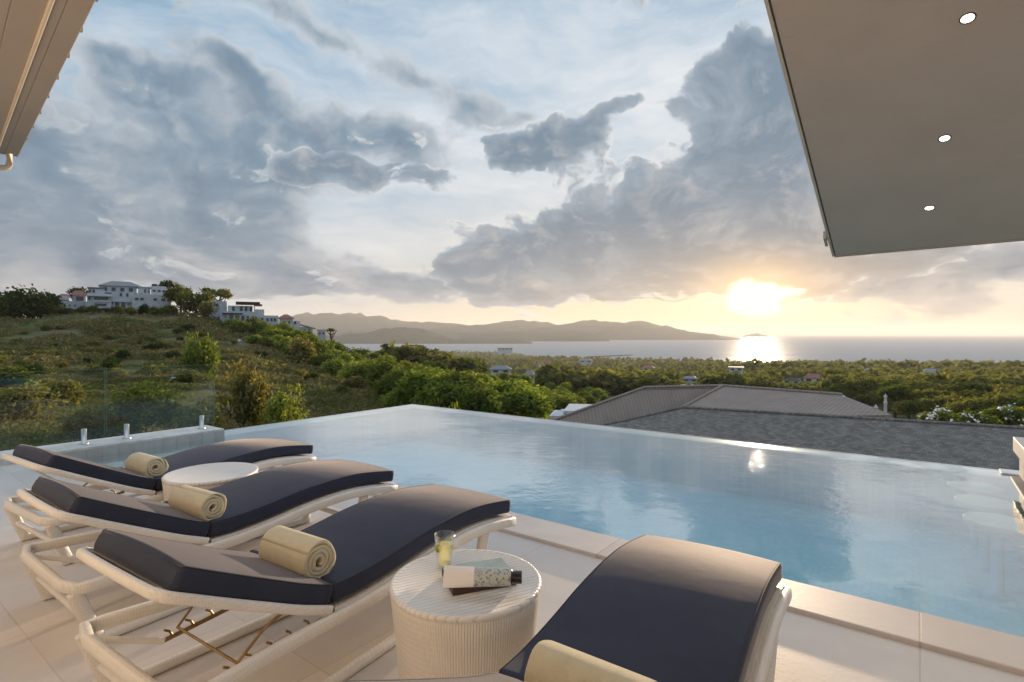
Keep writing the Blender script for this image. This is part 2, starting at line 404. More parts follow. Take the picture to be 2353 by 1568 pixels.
MATS['navy_fabric'].node_tree.nodes['Principled BSDF'].inputs['Sheen Tint'].default_value=(1,.95,.92,1)
mat('piping_fabric',(.02,.02,.028),.8,sheen=.2)
def terry(k,b,vec):
    n1=k.bump(k.noise(vec,26,4,.6),.5,.008)
    k.l.new(k.bump(k.noise(vec,300,3,.7),1.0,.006,n1),b.inputs['Normal'])
mat('towel_cotton',(.76,.70,.52),.95,spec=.05,sheen=.4,var=((.68,.62,.45),.6),vscale=24,extra=terry)
mat('brass',(.36,.24,.11),.35,metal=.9,var=((.24,.15,.07),.6),vscale=30)
mat('steel',(.55,.54,.52),.28,metal=1)
mat('tube_white',(.72,.70,.70),.35)
mat('tube_cap',(.025,.018,.016),.3)
def print_(k,b,vec):
    n=k.noise(vec,130,4,.65); k.l.new(k.mix(k.ss(n,.48,.66),(.42,.47,.46),(.10,.11,.17)),b.inputs['Base Color'])
mat('tube_print',(.42,.47,.46),.35,extra=print_)
mat('box_teal',(.25,.33,.33),.45,var=((.33,.40,.38),.6),vscale=14)
mat('box_side',(.045,.02,.018),.5)
mat('lime',(.35,.45,.06),.4)
mat('stool_stone',(.50,.47,.44),.5,var=((.42,.40,.37),.5),vscale=9)
mat('bar_stone',(.58,.52,.44),.55,var=((.50,.45,.38),.5),vscale=4)
mat('bar_plinth',(.40,.34,.28),.6,var=((.30,.26,.22),.5),vscale=5)
def glassy(name,tint,ior,rough,glossy_col=(1,1,1),bump=None,pw=5):
    """clear sheet: transparent plus Fresnel mirror"""
    m=bpy.data.materials.new(name); m.use_nodes=True; k=NT(m.node_tree); m.node_tree.nodes.clear()
    out=k.new('ShaderNodeOutputMaterial'); tr=k.new('ShaderNodeBsdfTransparent'); tr.inputs[0].default_value=tuple(tint)+(1,)
    gl=k.new('ShaderNodeBsdfGlossy'); gl.inputs['Roughness'].default_value=rough; gl.inputs['Color'].default_value=tuple(glossy_col)+(1,)
    fr=k.new('ShaderNodeLayerWeight'); fr.inputs['Blend'].default_value=.5
    f0=((ior-1)/(ior+1))**2
    mx=k.new('ShaderNodeMixShader'); k.l.new(k.m('MULTIPLY_ADD',k.m('POWER',fr.outputs['Facing'],pw),1-f0,f0),mx.inputs[0]); k.l.new(tr.outputs[0],mx.inputs[1]); k.l.new(gl.outputs[0],mx.inputs[2])
    k.l.new(mx.outputs[0],out.inputs['Surface'])
    if bump:
        nrm=bump(k); k.l.new(nrm,gl.inputs['Normal']); k.l.new(nrm,fr.inputs['Normal'])
    MATS[name]=m; return m
mat('glass_edge',(.20,.27,.24),.25,spec=.4)
glassy('fence_glass',(.86,.93,.90),1.45,.02)
glassy('bar_glass',(.25,.32,.29),1.5,.05)
def pool_bump(k):
    p=k.geo()
    a=k.noise(k.scale(p,(1.0,1.25,1)),7,4,.55,.4); b_=k.noise(p,1.6,2,.5); c_=k.noise(p,.55,1)
    amp=k.ss(c_,.38,.66)
    h=k.m('ADD',k.m('MULTIPLY',k.m('MULTIPLY',a,.55),k.m('MULTIPLY_ADD',amp,.8,.2)),k.m('MULTIPLY',b_,.9))
    h=k.m('ADD',h,k.m('MULTIPLY',k.m('MULTIPLY',k.noise(k.scale(p,(1,1.4,1)),19,3,.5,.6),.22),amp))
    return k.bump(h,.15,.05)
glassy('pool_water',(.80,.95,.97),1.40,.012,bump=pool_bump,pw=2.35)
def seamat():
    m=bpy.data.materials.new('sea_water'); m.use_nodes=True; k=NT(m.node_tree); m.node_tree.nodes.clear(); p=k.geo()
    out=k.new('ShaderNodeOutputMaterial'); d=k.new('ShaderNodeBsdfDiffuse'); d.inputs[0].default_value=(.10,.13,.16,1)
    g=k.new('ShaderNodeBsdfGlossy'); lw=k.new('ShaderNodeLayerWeight'); lw.inputs[0].default_value=.5
    h=k.m('ADD',k.noise(k.scale(p,(.03,.05,1)),1,5,.6),k.m('MULTIPLY',k.noise(k.scale(p,(.0016,.005,1)),1,4),4))
    k.l.new(k.bump(h,.8,6.0),g.inputs['Normal'])
    f=k.noise(k.scale(p,(.0004,.0022,1)),1,4); k.l.new(k.m('MULTIPLY_ADD',f,.35,.28),g.inputs['Roughness'])
    mx=k.new('ShaderNodeMixShader'); k.l.new(k.m('MULTIPLY_ADD',k.m('POWER',lw.outputs['Facing'],4),.42,.03),mx.inputs[0])
    k.l.new(d.outputs[0],mx.inputs[1]); k.l.new(g.outputs[0],mx.inputs[2]); k.l.new(mx.outputs[0],out.inputs[0]); MATS['sea_water']=m
seamat()
def drinking():
    glassy('clear_glass',(.96,.97,.95),1.5,.02)
    m=bpy.data.materials.new('pale_drink'); m.use_nodes=True; k=NT(m.node_tree); m.node_tree.nodes.clear()
    out=k.new('ShaderNodeOutputMaterial'); t=k.new('ShaderNodeBsdfTransparent'); t.inputs[0].default_value=(.95,.92,.74,1)
    d=k.new('ShaderNodeBsdfTranslucent'); d.inputs[0].default_value=(.80,.77,.52,1); mx=k.new('ShaderNodeMixShader'); mx.inputs[0].default_value=.40
    k.l.new(t.outputs[0],mx.inputs[1]); k.l.new(d.outputs[0],mx.inputs[2]); k.l.new(mx.outputs[0],out.inputs[0]); MATS['pale_drink']=m
drinking()
def lamp_mat():
    m=bpy.data.materials.new('lamp_lens'); m.use_nodes=True; b=m.node_tree.nodes['Principled BSDF']
    b.inputs['Emission Color'].default_value=(1,.88,.72,1); b.inputs['Emission Strength'].default_value=6
    MATS['lamp_lens']=m
lamp_mat()
def leaf(name,c1,c2,trans=.45,vs=1.2):
    m=bpy.data.materials.new(name); m.use_nodes=True; k=NT(m.node_tree); m.node_tree.nodes.clear()
    out=k.new('ShaderNodeOutputMaterial'); d=k.new('ShaderNodeBsdfDiffuse'); t=k.new('ShaderNodeBsdfTranslucent'); mx=k.new('ShaderNodeMixShader')
    oi=k.new('ShaderNodeObjectInfo'); p=k.geo()
    f=k.m('ADD',k.noise(p,vs,5,.7),k.m('MULTIPLY',k.m('SUBTRACT',oi.outputs['Random'],.5),.35))
    c=k.mix(k.ss(f,.3,.72),c1,c2)
    rd=k.new('ShaderNodeNewGeometry').outputs['Random Per Island']
    c=k.mix(1,c,k.mix(rd,(.6,.62,.6),(1.35,1.3,1.2)),'MULTIPLY')
    k.l.new(c,d.inputs[0])
    k.l.new(k.mix(1,c,(1.35,1.45,.6),'MULTIPLY'),t.inputs[0])
    mx.inputs[0].default_value=trans
    k.l.new(d.outputs[0],mx.inputs[1]); k.l.new(t.outputs[0],mx.inputs[2]); k.l.new(mx.outputs[0],out.inputs[0])
    MATS[name]=m
leaf('leaf_bright',(.135,.18,.048),(.265,.285,.082))
leaf('leaf_green',(.085,.115,.036),(.175,.19,.06))
leaf('leaf_olive',(0.096,0.108,0.038),(0.210,0.193,0.074))
leaf('leaf_dark',(0.035,0.060,0.028),(0.079,0.096,0.038))
leaf('leaf_dry',(0.175,0.149,0.070),(0.298,0.245,0.105))
leaf('leaf_lime',(.16,.20,.045),(.25,.27,.075))
leaf('leaf_limex',(0.280,0.350,0.035),(0.420,0.438,0.070))
leaf('leaf_far',(0.088,0.102,0.045),(0.184,0.166,0.079),vs=.03)
leaf('grass_mix',(.095,.125,.045),(.235,.18,.108),trans=.35,vs=.10)
mat('petal_white',(.8,.78,.72),.6)
mat('bark',(.12,.09,.065),.85,var=((.07,.055,.04),.6),vscale=5,bump=(9,.6,.03))
def terr():
    m=mat('hillside',(.075,.082,.035),.95,spec=.05)
    k=NT(m.node_tree); b=m.node_tree.nodes['Principled BSDF']; p=k.geo()
    a=k.noise(p,.07,6,.62); c_=k.noise(p,.5,6,.7); d=k.noise(p,3.0,4,.65)
    c=k.mix(k.ss(a,.38,.62),(.10,.13,.042),(.21,.17,.10))
    c=k.mix(k.ss(c_,.48,.66),c,(.17,.18,.06))
    c=k.mix(k.ss(d,.55,.75),c,(.07,.08,.036))
    k.l.new(c,b.inputs['Base Color'])
    k.l.new(k.bump(k.m('ADD',c_,d),1,.5),b.inputs['Normal'])
terr()
mat('far_hill',(.10,.105,.08),.95,spec=.05,var=((.08,.08,.055),.6),vscale=.004,vdetail=8,bump=(.006,1,40))

# ------------------------------------------------------------------ terrace and pool (u along the pool, v toward the view)
def struct(name,m,pieces,**kw):
    b=MB()
    for p in pieces: b.box(*p)
    o=b.build(name,m,rz=ROT,**kw); o['kind']='structure'; return o
WZ=-.035
DY=2.82
struct('deck',MATS['deck_stone'],[(-7.25,6.5,-4.0,1.42,-.4,0),(-5.02,6.5,1.42,DY,-.4,-.0)])
struct('pool_coping',MATS['coping_stone'],[(-5.30,6.5,DY,3.13,-.20,.023),(-5.30,-5.02,1.42,DY,-.20,.0232),(-7.25,-5.30,1.42,1.70,-.20,.0231)],bevel=.006)
struct('pool_shell',MATS['pool_tile'],[(-7.40,3.0,1.55,7.0,-.9,-.62),(-5.30,6.5,2.98,3.12,-.62,-.20),(-5.42,-5.30,1.70,3.12,-.62,-.20),(-7.25,-5.42,1.55,1.70,-.62,-.20),(2.9,6.5,3.12,7.2,-1.5,.0),(-7.39,2.9,6.868,6.878,-.619,-.055),(-7.398,-7.388,3.44,6.866,-.619,-.055)])
struct('pool_weir',MATS['weir_stone'],[(-7.75,.62,6.88,7.16,-3.0,-.047),(-7.75,-7.40,3.42,6.88,-3.0,-.047),(.62,6.5,6.95,7.16,-3.0,-.02)],bevel=.01)
b=MB(); b.box(-7.75,-7.25,-4.0,3.42,-.03,.068,0); b.box(-7.75,-7.251,-4.0,3.419,-3.0,-.031,1)
o=b.build('terrace_curb',[MATS['curb_stone'],MATS['curb_tile']],rz=ROT,bevel=.008); o['kind']='structure'
b=MB(); b.box(-7.249,-7.243,1.70,3.42,-.06,.044); o=b.build('curb_facing',MATS['curb_tile'],rz=ROT); o['kind']='structure'
b=MB(); b.poly([(-7.243,1.69,WZ),(-5.295,1.69,WZ),(-5.295,3.128,WZ),(2.9,3.128,WZ),(2.9,7.155,WZ),(-7.74,7.155,WZ),(-7.74,3.425,WZ),(-7.243,3.425,WZ)])
o=b.build('pool_water',MATS['pool_water'],rz=ROT); o['kind']='structure'
# outer face below the terrace
struct('terrace_wall',MATS['curb_stone'],[(-7.74,6.5,-4.0,-3.8,-3.0,-.42),(6.3,6.5,-3.8,6.9,-3.0,-.42)])
# ------------------------------------------------------------------ sun loungers
def smooth_path(pts,n):
    """Catmull-Rom through pts, n points"""
    P=[Vector(p) for p in pts]; P=[2*P[0]-P[1]]+P+[2*P[-1]-P[-2]]
    out=[]; seg=len(P)-3
    for i in range(n):
        t=i/(n-1)*seg; j=min(int(t),seg-1); t-=j
        a,b,c,d=P[j:j+4]
        out.append(.5*((2*b)+(c-a)*t+(2*a-5*b+4*c-d)*t*t+(3*b-a-3*c+d)*t*t*t))
    return out
def cushion(prof,width,th,n=34,corner=.018,crown=.010,seed=0,pt0=False):
    """padded slab swept along a (y,z) underside profile; local x is the width"""
    P=smooth_path([(0,y,z) for y,z in prof],n); b=MB(); hw=width/2; r=corner
    sec=[]
    def arc(cx,cz,a0,a1,m=5):
        for q in range(m+1):
            a=R(a0+(a1-a0)*q/m); sec.append((cx+r*cos(a),cz+r*sin(a)))
    arc(-hw+r,th-r,180,90)
    for q in range(1,10):
        x=-hw+r+(2*hw-2*r)*q/10; sec.append((x,th+crown*(1-(2*q/10-1)**2)))
    arc(hw-r,th-r,90,0); arc(hw-r,r,0,-90); arc(-hw+r,r,270,180)
    m=len(sec); rings=[]
    def ring(i,s,shift):
        p=P[i]; t=(P[min(i+1,n-1)]-P[max(i-1,0)]).normalized(); nn=Vector((0,-t.z,t.y))
        if nn.z<0: nn=-nn
        return [p+Vector((sx*(1-(1-s)*.12),0,0))+nn*(th/2+(sz-th/2)*s)+t*shift for sx,sz in sec]
    e=.016
    rings.append(ring(0,.55,0.0)); rings.append(ring(0,.85,.4*e)); rings.append(ring(0,1,e))
    for i in range(1,n-1): rings.append(ring(i,1,0))
    rings.append(ring(n-1,1,-e)); rings.append(ring(n-1,.85,-.4*e)); rings.append(ring(n-1,.55,0.0))
    vs=[p for q in rings for p in q]; fs=[]
    for i in range(len(rings)-1):
        for a in range(m):
            c_=(a+1)%m; fs.append((i*m+a,i*m+c_,(i+1)*m+c_,(i+1)*m+a))
    b.add(vs,fs,0,True)
    b.add(rings[0],[tuple(range(m))],0,True); b.add(rings[-1],[tuple(reversed(range(m)))],0,True)
    # seam cord round the upper edge
    L=[q[3] for q in rings[1:-1]]; Rr=[q[17] for q in rings[1:-1]]
    return b,L,Rr
SEAT=[(.005,.292),(.15,.292),(.33,.309),(.52,.335),(.72,.350),(.88,.349),(1.03,.333),(1.2,.306)]
BACK=[(-.012,.290),(-.14,.344),(-.28,.413),(-.42,.484),(-.56,.557)]
WID=.575
def make_lounger():
    root=empty('sun_lounger')
    nv=MATS['navy_fabric']; wk=MATS['white_wicker']; br=MATS['brass']
    for nm,prof in (('seat_cushion',SEAT),('back_cushion',BACK)):
        b,L,Rr=cushion(prof,WID,.072 if nm[0]=='s' else .077,corner=.016)
        o=b.build(nm,nv,root)
        pb=MB(); pb.tube(L+list(reversed(Rr)),.0035,6,closed=True); pb.build('piping',MATS['piping_fabric'],o)
    # seat frame: one woven rail loop that follows the wave, with the woven deck it carries
    e=.308
    flare=lambda y:.045*max(0,min(1,(-y-.05)/.45))**1.5
    side=[(-.55,.262),(-.40,.258),(-.15,.250),(.0,.247),(.15,.250),(.33,.268),(.52,.294),(.72,.309),(.88,.308),(1.03,.292),(1.19,.266)]
    S=smooth_path([(0,y,z) for y,z in side],26)
    loop=[Vector((-e-flare(p.y),p.y,p.z)) for p in S]+[Vector((x,1.215,.264)) for x in (-.25,0,.25)]+[Vector((e+flare(p.y),p.y,p.z)) for p in reversed(S)]+[Vector((x,-.575,.262)) for x in (.25,0,-.25)]
    b=MB(); b.tube(loop,1,12,closed=True,flat=(.018,.025),pw=3.2); 
    fr=b.build('seat_frame',wk,root)
    b=MB(); P=smooth_path([(0,y,z-.012) for y,z in SEAT],20)
    vs=[];fs=[]
    for p in P: vs+= [(-.295,p.y,p.z),(.295,p.y,p.z),(.295,p.y,p.z-.018),(-.295,p.y,p.z-.018)]
    for i in range(len(P)-1):
        for a in range(4): fs.append((i*4+a,i*4+(a+1)%4,i*4+4+(a+1)%4,i*4+4+a))
    b.add(vs,fs,0); b.build('seat_deck',wk,root)
    # hinged back: rail bent round the head plus its woven panel
    B=smooth_path([(0,y,z-.009) for y,z in BACK],14)
    n=Vector((0,-.5,.86)); hd=B[-1]
    lp=[Vector((-.293,p.y,p.z)) for p in B[:-1]]+[Vector((-.29,hd.y-.012,hd.z+.005)),Vector((-.255,hd.y-.033,hd.z+.016)),Vector((-.15,hd.y-.040,hd.z+.020)),Vector((0,hd.y-.042,hd.z+.021)),Vector((.15,hd.y-.040,hd.z+.020)),Vector((.255,hd.y-.033,hd.z+.016)),Vector((.29,hd.y-.012,hd.z+.005))]+[Vector((.293,p.y,p.z)) for p in reversed(B[:-1])]
    b=MB(); b.tube(lp,1,12,flat=(.014,.017),pw=2.6); b.build('back_frame',wk,root)
    b=MB(); vs=[];fs=[]
    for p in B: vs+=[(-.285,p.y,p.z+.010),(.285,p.y,p.z+.010),(.285,p.y,p.z-.010),(-.285,p.y,p.z-.010)]
    for i in range(len(B)-1):
        for a in range(4): fs.append((i*4+a,i*4+(a+1)%4,i*4+4+(a+1)%4,i*4+4+a))
    b.add(vs,fs,0); b.build('back_panel',wk,root)
    for sx in (-1,1):
        for y0,y1,zt,xo in ((-.555,-.47,.25,.345),(.95,.90,.27,.285)):
            b=MB(); b.tube([(sx*xo,y0,zt),(sx*(xo-.008),(y0+y1)/2,zt*.5),(sx*(xo-.016),y1,.012)],1,10,flat=(.020,.028),pw=3); b.build('leg',wk,root)
        b=MB(); b.tube([(sx*.33,-.49,.020),(sx*.30,.1,.020),(sx*.27,.92,.020)],1,10,flat=(.020,.020),pw=3); b.build('runner',wk,root)
    for y,xo in ((-.51,.33),(.925,.27)):
        b=MB(); b.tube([(-xo,y,.12),(xo,y,.12)],.016,8); b.build('cross_bar',wk,root)
    # adjusting rack and the two brass props under the back
    for sx in (-1,1):
        b=MB(); b.tube([(sx*.20,-.36,.178),(sx*.20,.02,.205)],.0085,8)
        for q in range(5):
            y=-.33+q*.075; z=.182+q*.0053
            b.tube([(sx*.20,y,z),(sx*.20,y-.012,z+.022),(sx*.20,y-.030,z+.034)],.0045,6)
        b.build('support_rack',br,root)
        b=MB(); b.tube([(sx*.20,-.315,.205),(sx*.215,-.22,.29),(sx*.24,-.14,.335)],.005,6); b.build('prop_rod',br,root)
        b=MB(); b.tube([(sx*.20,-.36,.176),(sx*.235,-.47,.22),(sx*.29,-.56,.25)],.012,8); b.build('rack_arm',wk,root)
    b=MB(); b.tube([(-.20,-.315,.207),(.20,-.315,.207)],.005,6); b.build('prop_rod',br,root)
    return root
lounger=make_lounger()
LOUN=[(-4.215,1.40,4.3,'navy cushioned white lounger beside the pool curb and glass fence, farthest back'),
      (-3.10,1.25,1.0,'navy cushioned white lounger in front of the small bare round table'),
      (-2.035,1.20,3.3,'navy cushioned white lounger directly behind the table with the drink, its back raised'),
      (-.655,1.19,3.6,'navy cushioned white lounger right of the drink table, only its foot half showing')]
for i,(u,v,dr,lb) in enumerate(LOUN):
    o=lounger if i==0 else copy_tree(lounger)
    o.location=W(u,v,0); o.rotation_euler=(0,0,ROT+R(dr)); tag(o,lb,'sun lounger','sun loungers in a row by the pool')

# ------------------------------------------------------------------ rolled towels
def make_towel():
    b=MB(); L=.292; n=120; turns=3.6; th=.0170; r0=.006; pitch=.0172
    inn=[];out=[]
    for i in range(n+1):
        a=2*pi*turns*i/n; r=r0+pitch*a/(2*pi)
        w=1+.035*sin(2.3*a+1)+.02*sin(5.1*a)
        taper=min(1,(n-i)/6.0)
        inn.append((r*cos(a)*w,r*sin(a)*w)); ro=r+th*max(.15,taper); out.append((ro*cos(a)*w,ro*sin(a)*w))
    xs=[(-L/2,.86),(-L/2+.004,.96),(-L/2+.014,1.0),(-.05,1.015),(.06,1.01),(L/2-.014,1.0),(L/2-.004,.96),(L/2,.86)]
    vs=[];k_=len(xs)
    for x,s in xs:
        for (ai,bi),(ao,bo) in zip(inn,out):
            mx,my=(ai+ao)/2,(bi+bo)/2
            vs.append((x,mx+(ai-mx)*s,my+(bi-my)*s)); vs.append((x,mx+(ao-mx)*s,my+(bo-my)*s))
    m=2*(n+1); fs=[]
    for q in range(k_-1):
        for i in range(n):
            a=q*m+2*i
            fs.append((a,a+2,a+m+2,a+m)); fs.append((a+1,a+m+1,a+m+3,a+3))
        fs.append((q*m,q*m+m,q*m+m+1,q*m+1)); e=q*m+2*n; fs.append((e,e+1,e+m+1,e+m))
    for q in (0,k_-1):
        for i in range(n):
            a=q*m+2*i; fs.append((a,a+1,a+3,a+2) if q==0 else (a,a+2,a+3,a+1))
    b.add(vs,fs,0,True); return b.build('rolled_towel',MATS['towel_cotton'])
tw=make_towel()
TOW=[(-4.15,1.445,1.0,3,'rolled cream towel on the farthest lounger by the pool curb'),
     (-3.00,1.275,1.0,7,'rolled cream towel on the lounger in front of the bare round table'),
     (-1.985,1.215,1.06,4,'rolled cream towel on the lounger behind the drink table'),
     (-.635,1.165,1.10,1,'rolled cream towel in the bottom foreground, cut off by the picture edge')]
for i,(u,v,s,dr,lb) in enumerate(TOW):
    o=tw if i==0 else copy_tree(tw)
    o.location=W(u,v,.360+.064*s); o.rotation_euler=(R(205+40*i),0,ROT+R(dr)); o.scale=(1,s*.93,s*.93)
    o['label']=lb; o['category']='towel'; o['group']='rolled towels on the loungers'

# ------------------------------------------------------------------ drum side tables
def make_table(r=.277,h=.40):
    root=empty('side_table')
    b=MB(); b.lathe([(r*.84,0),(r*.86,.01),(r*.90,h*.35),(r*.965,h*.8),(r*.985,h-.035),(r*.97,h-.022)],96); b.build('table_body',MATS['table_ribbed'],root)
    b=MB(); b.lathe([(r*.96,h-.024),(r*.995,h-.018),(r,h-.008),(r*.985,h),(r*.955,h+.001),(r*.93,h-.003),(.001,h-.003)],96); b.build('tabletop',MATS['table_top_weave'],root)
    return root
tb=make_table()
t1=W(-1.335,1.50); tb.location=t1; tb.rotation_euler=(0,0,R(28))
tag(tb,'white ribbed drum table in the foreground carrying a drink and toiletries','side table','drum tables between the loungers')
t2=copy_tree(tb); t2.location=W(-3.70,1.665); t2.rotation_euler=(0,0,R(75))
tag(t2,'bare white drum table between the two farthest loungers','side table','drum tables between the loungers')
# glass of lemonade
g=empty('drinking_glass',atz(1021,1303,.398),0,'clear tumbler of pale yellow drink on the drum table','glass')
b=MB(); b.lathe([(.026,0),(.028,.004),(.0395,.128),(.0372,.128),(.0262,.014),(.001,.012)],36); b.build('tumbler',MATS['clear_glass'],g)
b=MB(); b.lathe([(.0255,.015),(.0335,.088),(.001,.088)],36); b.build('drink',MATS['pale_drink'],g)
b=MB(); b.lathe([(.001,-.003),(.015,-.003),(.015,.003),(.001,.003)],20); o=b.build('lime_slice',MATS['lime'],g,loc=(-.022,-.016,.078)); o.rotation_euler=(R(80),0,R(50)); 
# flat box and the tube lying on it
bx=empty('flat_box',atz(1099,1333,.399)+Vector((0,0,0)),R(20),'flat teal box with a dark brown side lying under the white tube','box')
b=MB(); b.box(-.118,.118,-.085,.085,.0,.030,0); b.build('box_body',MATS['box_side'],bx,bevel=.002)
b=MB(); b.box(-.1175,.1175,-.0845,.0845,.0302,.0325,0); b.build('box_lid',MATS['box_teal'],bx)
tu=empty('cosmetic_tube',atz(1108,1346,.432),R(-1),'white squeeze tube with floral printed end and dark cap lying on the teal box','tube')
def tubebody(x0,x1,nm,m,par):
    b=MB(); vs=[];fs=[]; N=24; K=8
    for q in range(K+1):
        x=x0+(x1-x0)*q/K; f=(x+.135)/.235     # 0 at the crimp, 1 at the shoulder
        f=max(0,min(1,f)); ry=.038*(1-f)+.0285*f; rz=.0025*(1-f)**1.3+.0275*(1-(1-f)**1.3); cr_,sr_=cos(R(48)),sin(R(48))
        for a in range(N):
            an=2*pi*a/N; cy,cz=ry*cos(an),rz*sin(an); vs.append((x,cy*cr_-cz*sr_,.030+cy*sr_+cz*cr_))
    for q in range(K):
        for a in range(N): fs.append((q*N+a,q*N+(a+1)%N,(q+1)*N+(a+1)%N,(q+1)*N+a))
    b.add(vs,fs,0,True); b.add(vs[:N],[tuple(range(N))]); b.add(vs[-N:],[tuple(reversed(range(N)))])
    return b.build(nm,m,par)
tubebody(-.135,-.028,'tube_sleeve',MATS['tube_white'],tu); tubebody(-.0281,.098,'printed_end',MATS['tube_print'],tu)
b=MB(); b.tube([(.099,0,.030),(.104,0,.030),(.105,0,.030),(.136,0,.030)],[.026,.023,.022,.021],20); b.build('cap',MATS['tube_cap'],tu)

# ------------------------------------------------------------------ glass fence on the curb
def panel(v0,v1,sp,label):
    c=W(-7.5,(v0+v1)/2,.068); r=empty('glass_panel',c,ROT,label,'glass panel','frameless glass fence panels')
    h=(v1-v0)/2; b=MB(); b.box(-.006,.006,-h,h,.055,.83); pn=b.build('pane',MATS['fence_glass'],r)
    b=MB(); b.box(-.006,.006,h+.0005,h+.003,.055,.832); b.box(-.006,.006,-h-.003,-h-.0005,.055,.832); b.box(-.004,.004,-h,h,.8302,.832); b.build('polished_edge',MATS['glass_edge'],pn)
    for s in sp:
        y=s-(v0+v1)/2; b=MB()
        b.lathe([(.045,0),(.045,.012),(.026,.014),(.026,.165),(.022,.17)],20,c=(0,y,0)); b.build('spigot',MATS['steel'],r)
panel(.72,2.19,(1.0,2.0),'frameless glass fence panel nearest the terrace, cut off by the left picture edge')
panel(2.21,3.41,(2.41,3.25),'frameless glass fence panel at the pool corner, its free end over the weir')

# ------------------------------------------------------------------ swim-up bar and its stools
r=empty('pool_bar',W(.70,6.15,0),ROT,'pale stone swim-up bar with dark glass front at the right edge of the pool','bar counter')
b=MB(); b.box(0,1.3,-2.6,.78,.20,.335); b.build('counter_top',MATS['bar_stone'],r,bevel=.006)
b=MB(); b.box(.04,.16,.45,.74,-.02,.198); b.box(.1601,1.2,-2.5,.74,-.02,.198); b.build('counter_body',MATS['bar_stone'],r,bevel=.004)
b=MB(); b.box(.085,.10,-2.5,.448,-.01,.197); b.build('glass_front',MATS['bar_glass'],r)
b=MB(); b.box(-.03,1.25,-2.6,.70,-.61,-.022); b.build('plinth',MATS['bar_plinth'],r,bevel=.01)
for i,(x,y,lb) in enumerate(((2240,1117,'round stone stool top under water, the one nearest the bar corner'),(2264,1152,'round stone stool top under water, middle one of three'),(2292,1196,'round stone stool top under water, nearest of three to the deck'))):
    p=atz(x,y,-.07); s=empty('pool_stool',(p.x,p.y,-.62),0,lb,'stool','submerged stools by the pool bar')
    b=MB(); b.lathe([(.19,.49),(.20,.50),(.20,.545),(.19,.55),(.001,.55)],40); b.build('seat',MATS['stool_stone'],s)
    b=MB(); b.lathe([(.09,0),(.04,.03),(.04,.49)],24); b.build('pedestal',MATS['pool_tile'],s)

# ------------------------------------------------------------------ the house overhead
SOF=lambda x,y: EYE+3.0-.208*x-.306*y
def sof_uv(u,v): p=W(u,v); return SOF(p.x,p.y)
hs=empty('house',(0,0,0),ROT,'house with a raking brown soffit set with downlights reaching over the pool','house')
u0,u1,v0,v1=-.647,2.6,-2.6,6.04
def slab(ua,ub,va,vb,z0,z1):
    b=MB(); q=[(ua,va),(ub,va),(ub,vb),(ua,vb)]
    vs=[(a,c,sof_uv(a,c)+z0) for a,c in q]+[(a,c,sof_uv(a,c)+z1) for a,c in q]
    return b.add(vs,[(0,3,2,1),(4,5,6,7),(0,1,5,4),(1,2,6,5),(2,3,7,6),(3,0,4,7)])
slab(u0,u1,v0,v1,0,.02).build('soffit',MATS['soffit_board'],hs)
slab(u0-.01,u1,v0,v1+.01,.021,.17).build('roof',MATS['grey_roof'],hs)
b=slab(u0-.03,u0-.012,v0,v1+.012,-.006,.19); b.build('rake_trim',MATS['gutter_metal'],hs)
b=slab(u0-.012,u1,v1+.012,v1+.03,-.006,.19); b.build('eave_trim',MATS['fascia_paint'],hs)
b=slab(u0-.06,u0-.036,v1-.36,v1-.22,-.02,.05); b.build('gutter_stop',MATS['fascia_paint'],hs)
b=MB(); b.box(-9,7,-4.6,-4.3,0,3.2); b.box(2.3,2.5,-4.299,1.2,0,sof_uv(2.5,1.2)-.02); b.box(-.6,2.299,-2.6,-2.4,2.9,sof_uv(1,-2.4)-.8); b.build('wall',MATS['cream_plaster'],hs)
for k_ in range(5):
    u=-6+k_*2.3
    b=MB(); b.box(u-1.0,u+1.0,-4.299,-4.25,.05,2.4); f=b.build('window',MATS['dark_frame'],hs)
    b=MB(); b.box(u-.93,u+.93,-4.249,-4.24,.12,2.33); b.build('pane',MATS['window_glass'],f)
m=lambda X_,Z_:3.0/(Z_+.208*X_+.306)
lampn=('nearest the top edge of the picture','in the middle of the row of three','nearest the eave')
grad=Vector((.208,.306,1)).normalized()
for i,(x,y) in enumerate(((2223,42),(2170,318),(2135,478))):
    d=m((x-CX)/F,(CY-y)/F); p=at(x,y,d)
    r=empty('downlight',p,0,'lit round recessed downlight in the brown soffit, '+lampn[i],'downlight','downlights in the soffit')
    r.rotation_euler=grad.to_track_quat('Z','Y').to_euler()
    b=MB(); b.lathe([(.028,-.003),(.030,-.005),(.034,-.005),(.036,-.001),(.036,.004),(.028,.004)],28,cap=False); b.build('trim_ring',MATS['dark_frame'],r)
    b=MB(); b.lathe([(.0285,-.001),(.001,-.0015)],24,cap=False); b.build('lens',MATS['lamp_lens'],r)
    ld=bpy.data.lights.new('downlight_lamp','SPOT'); ld.energy=22; ld.spot_size=R(95); ld.spot_blend=.7; ld.color=(1,.83,.62); ld.shadow_soft_size=.03
    lo=bpy.data.objects.new('downlight_lamp',ld); C.objects.link(lo); lo.parent=r; lo.location=(0,0,-.02)

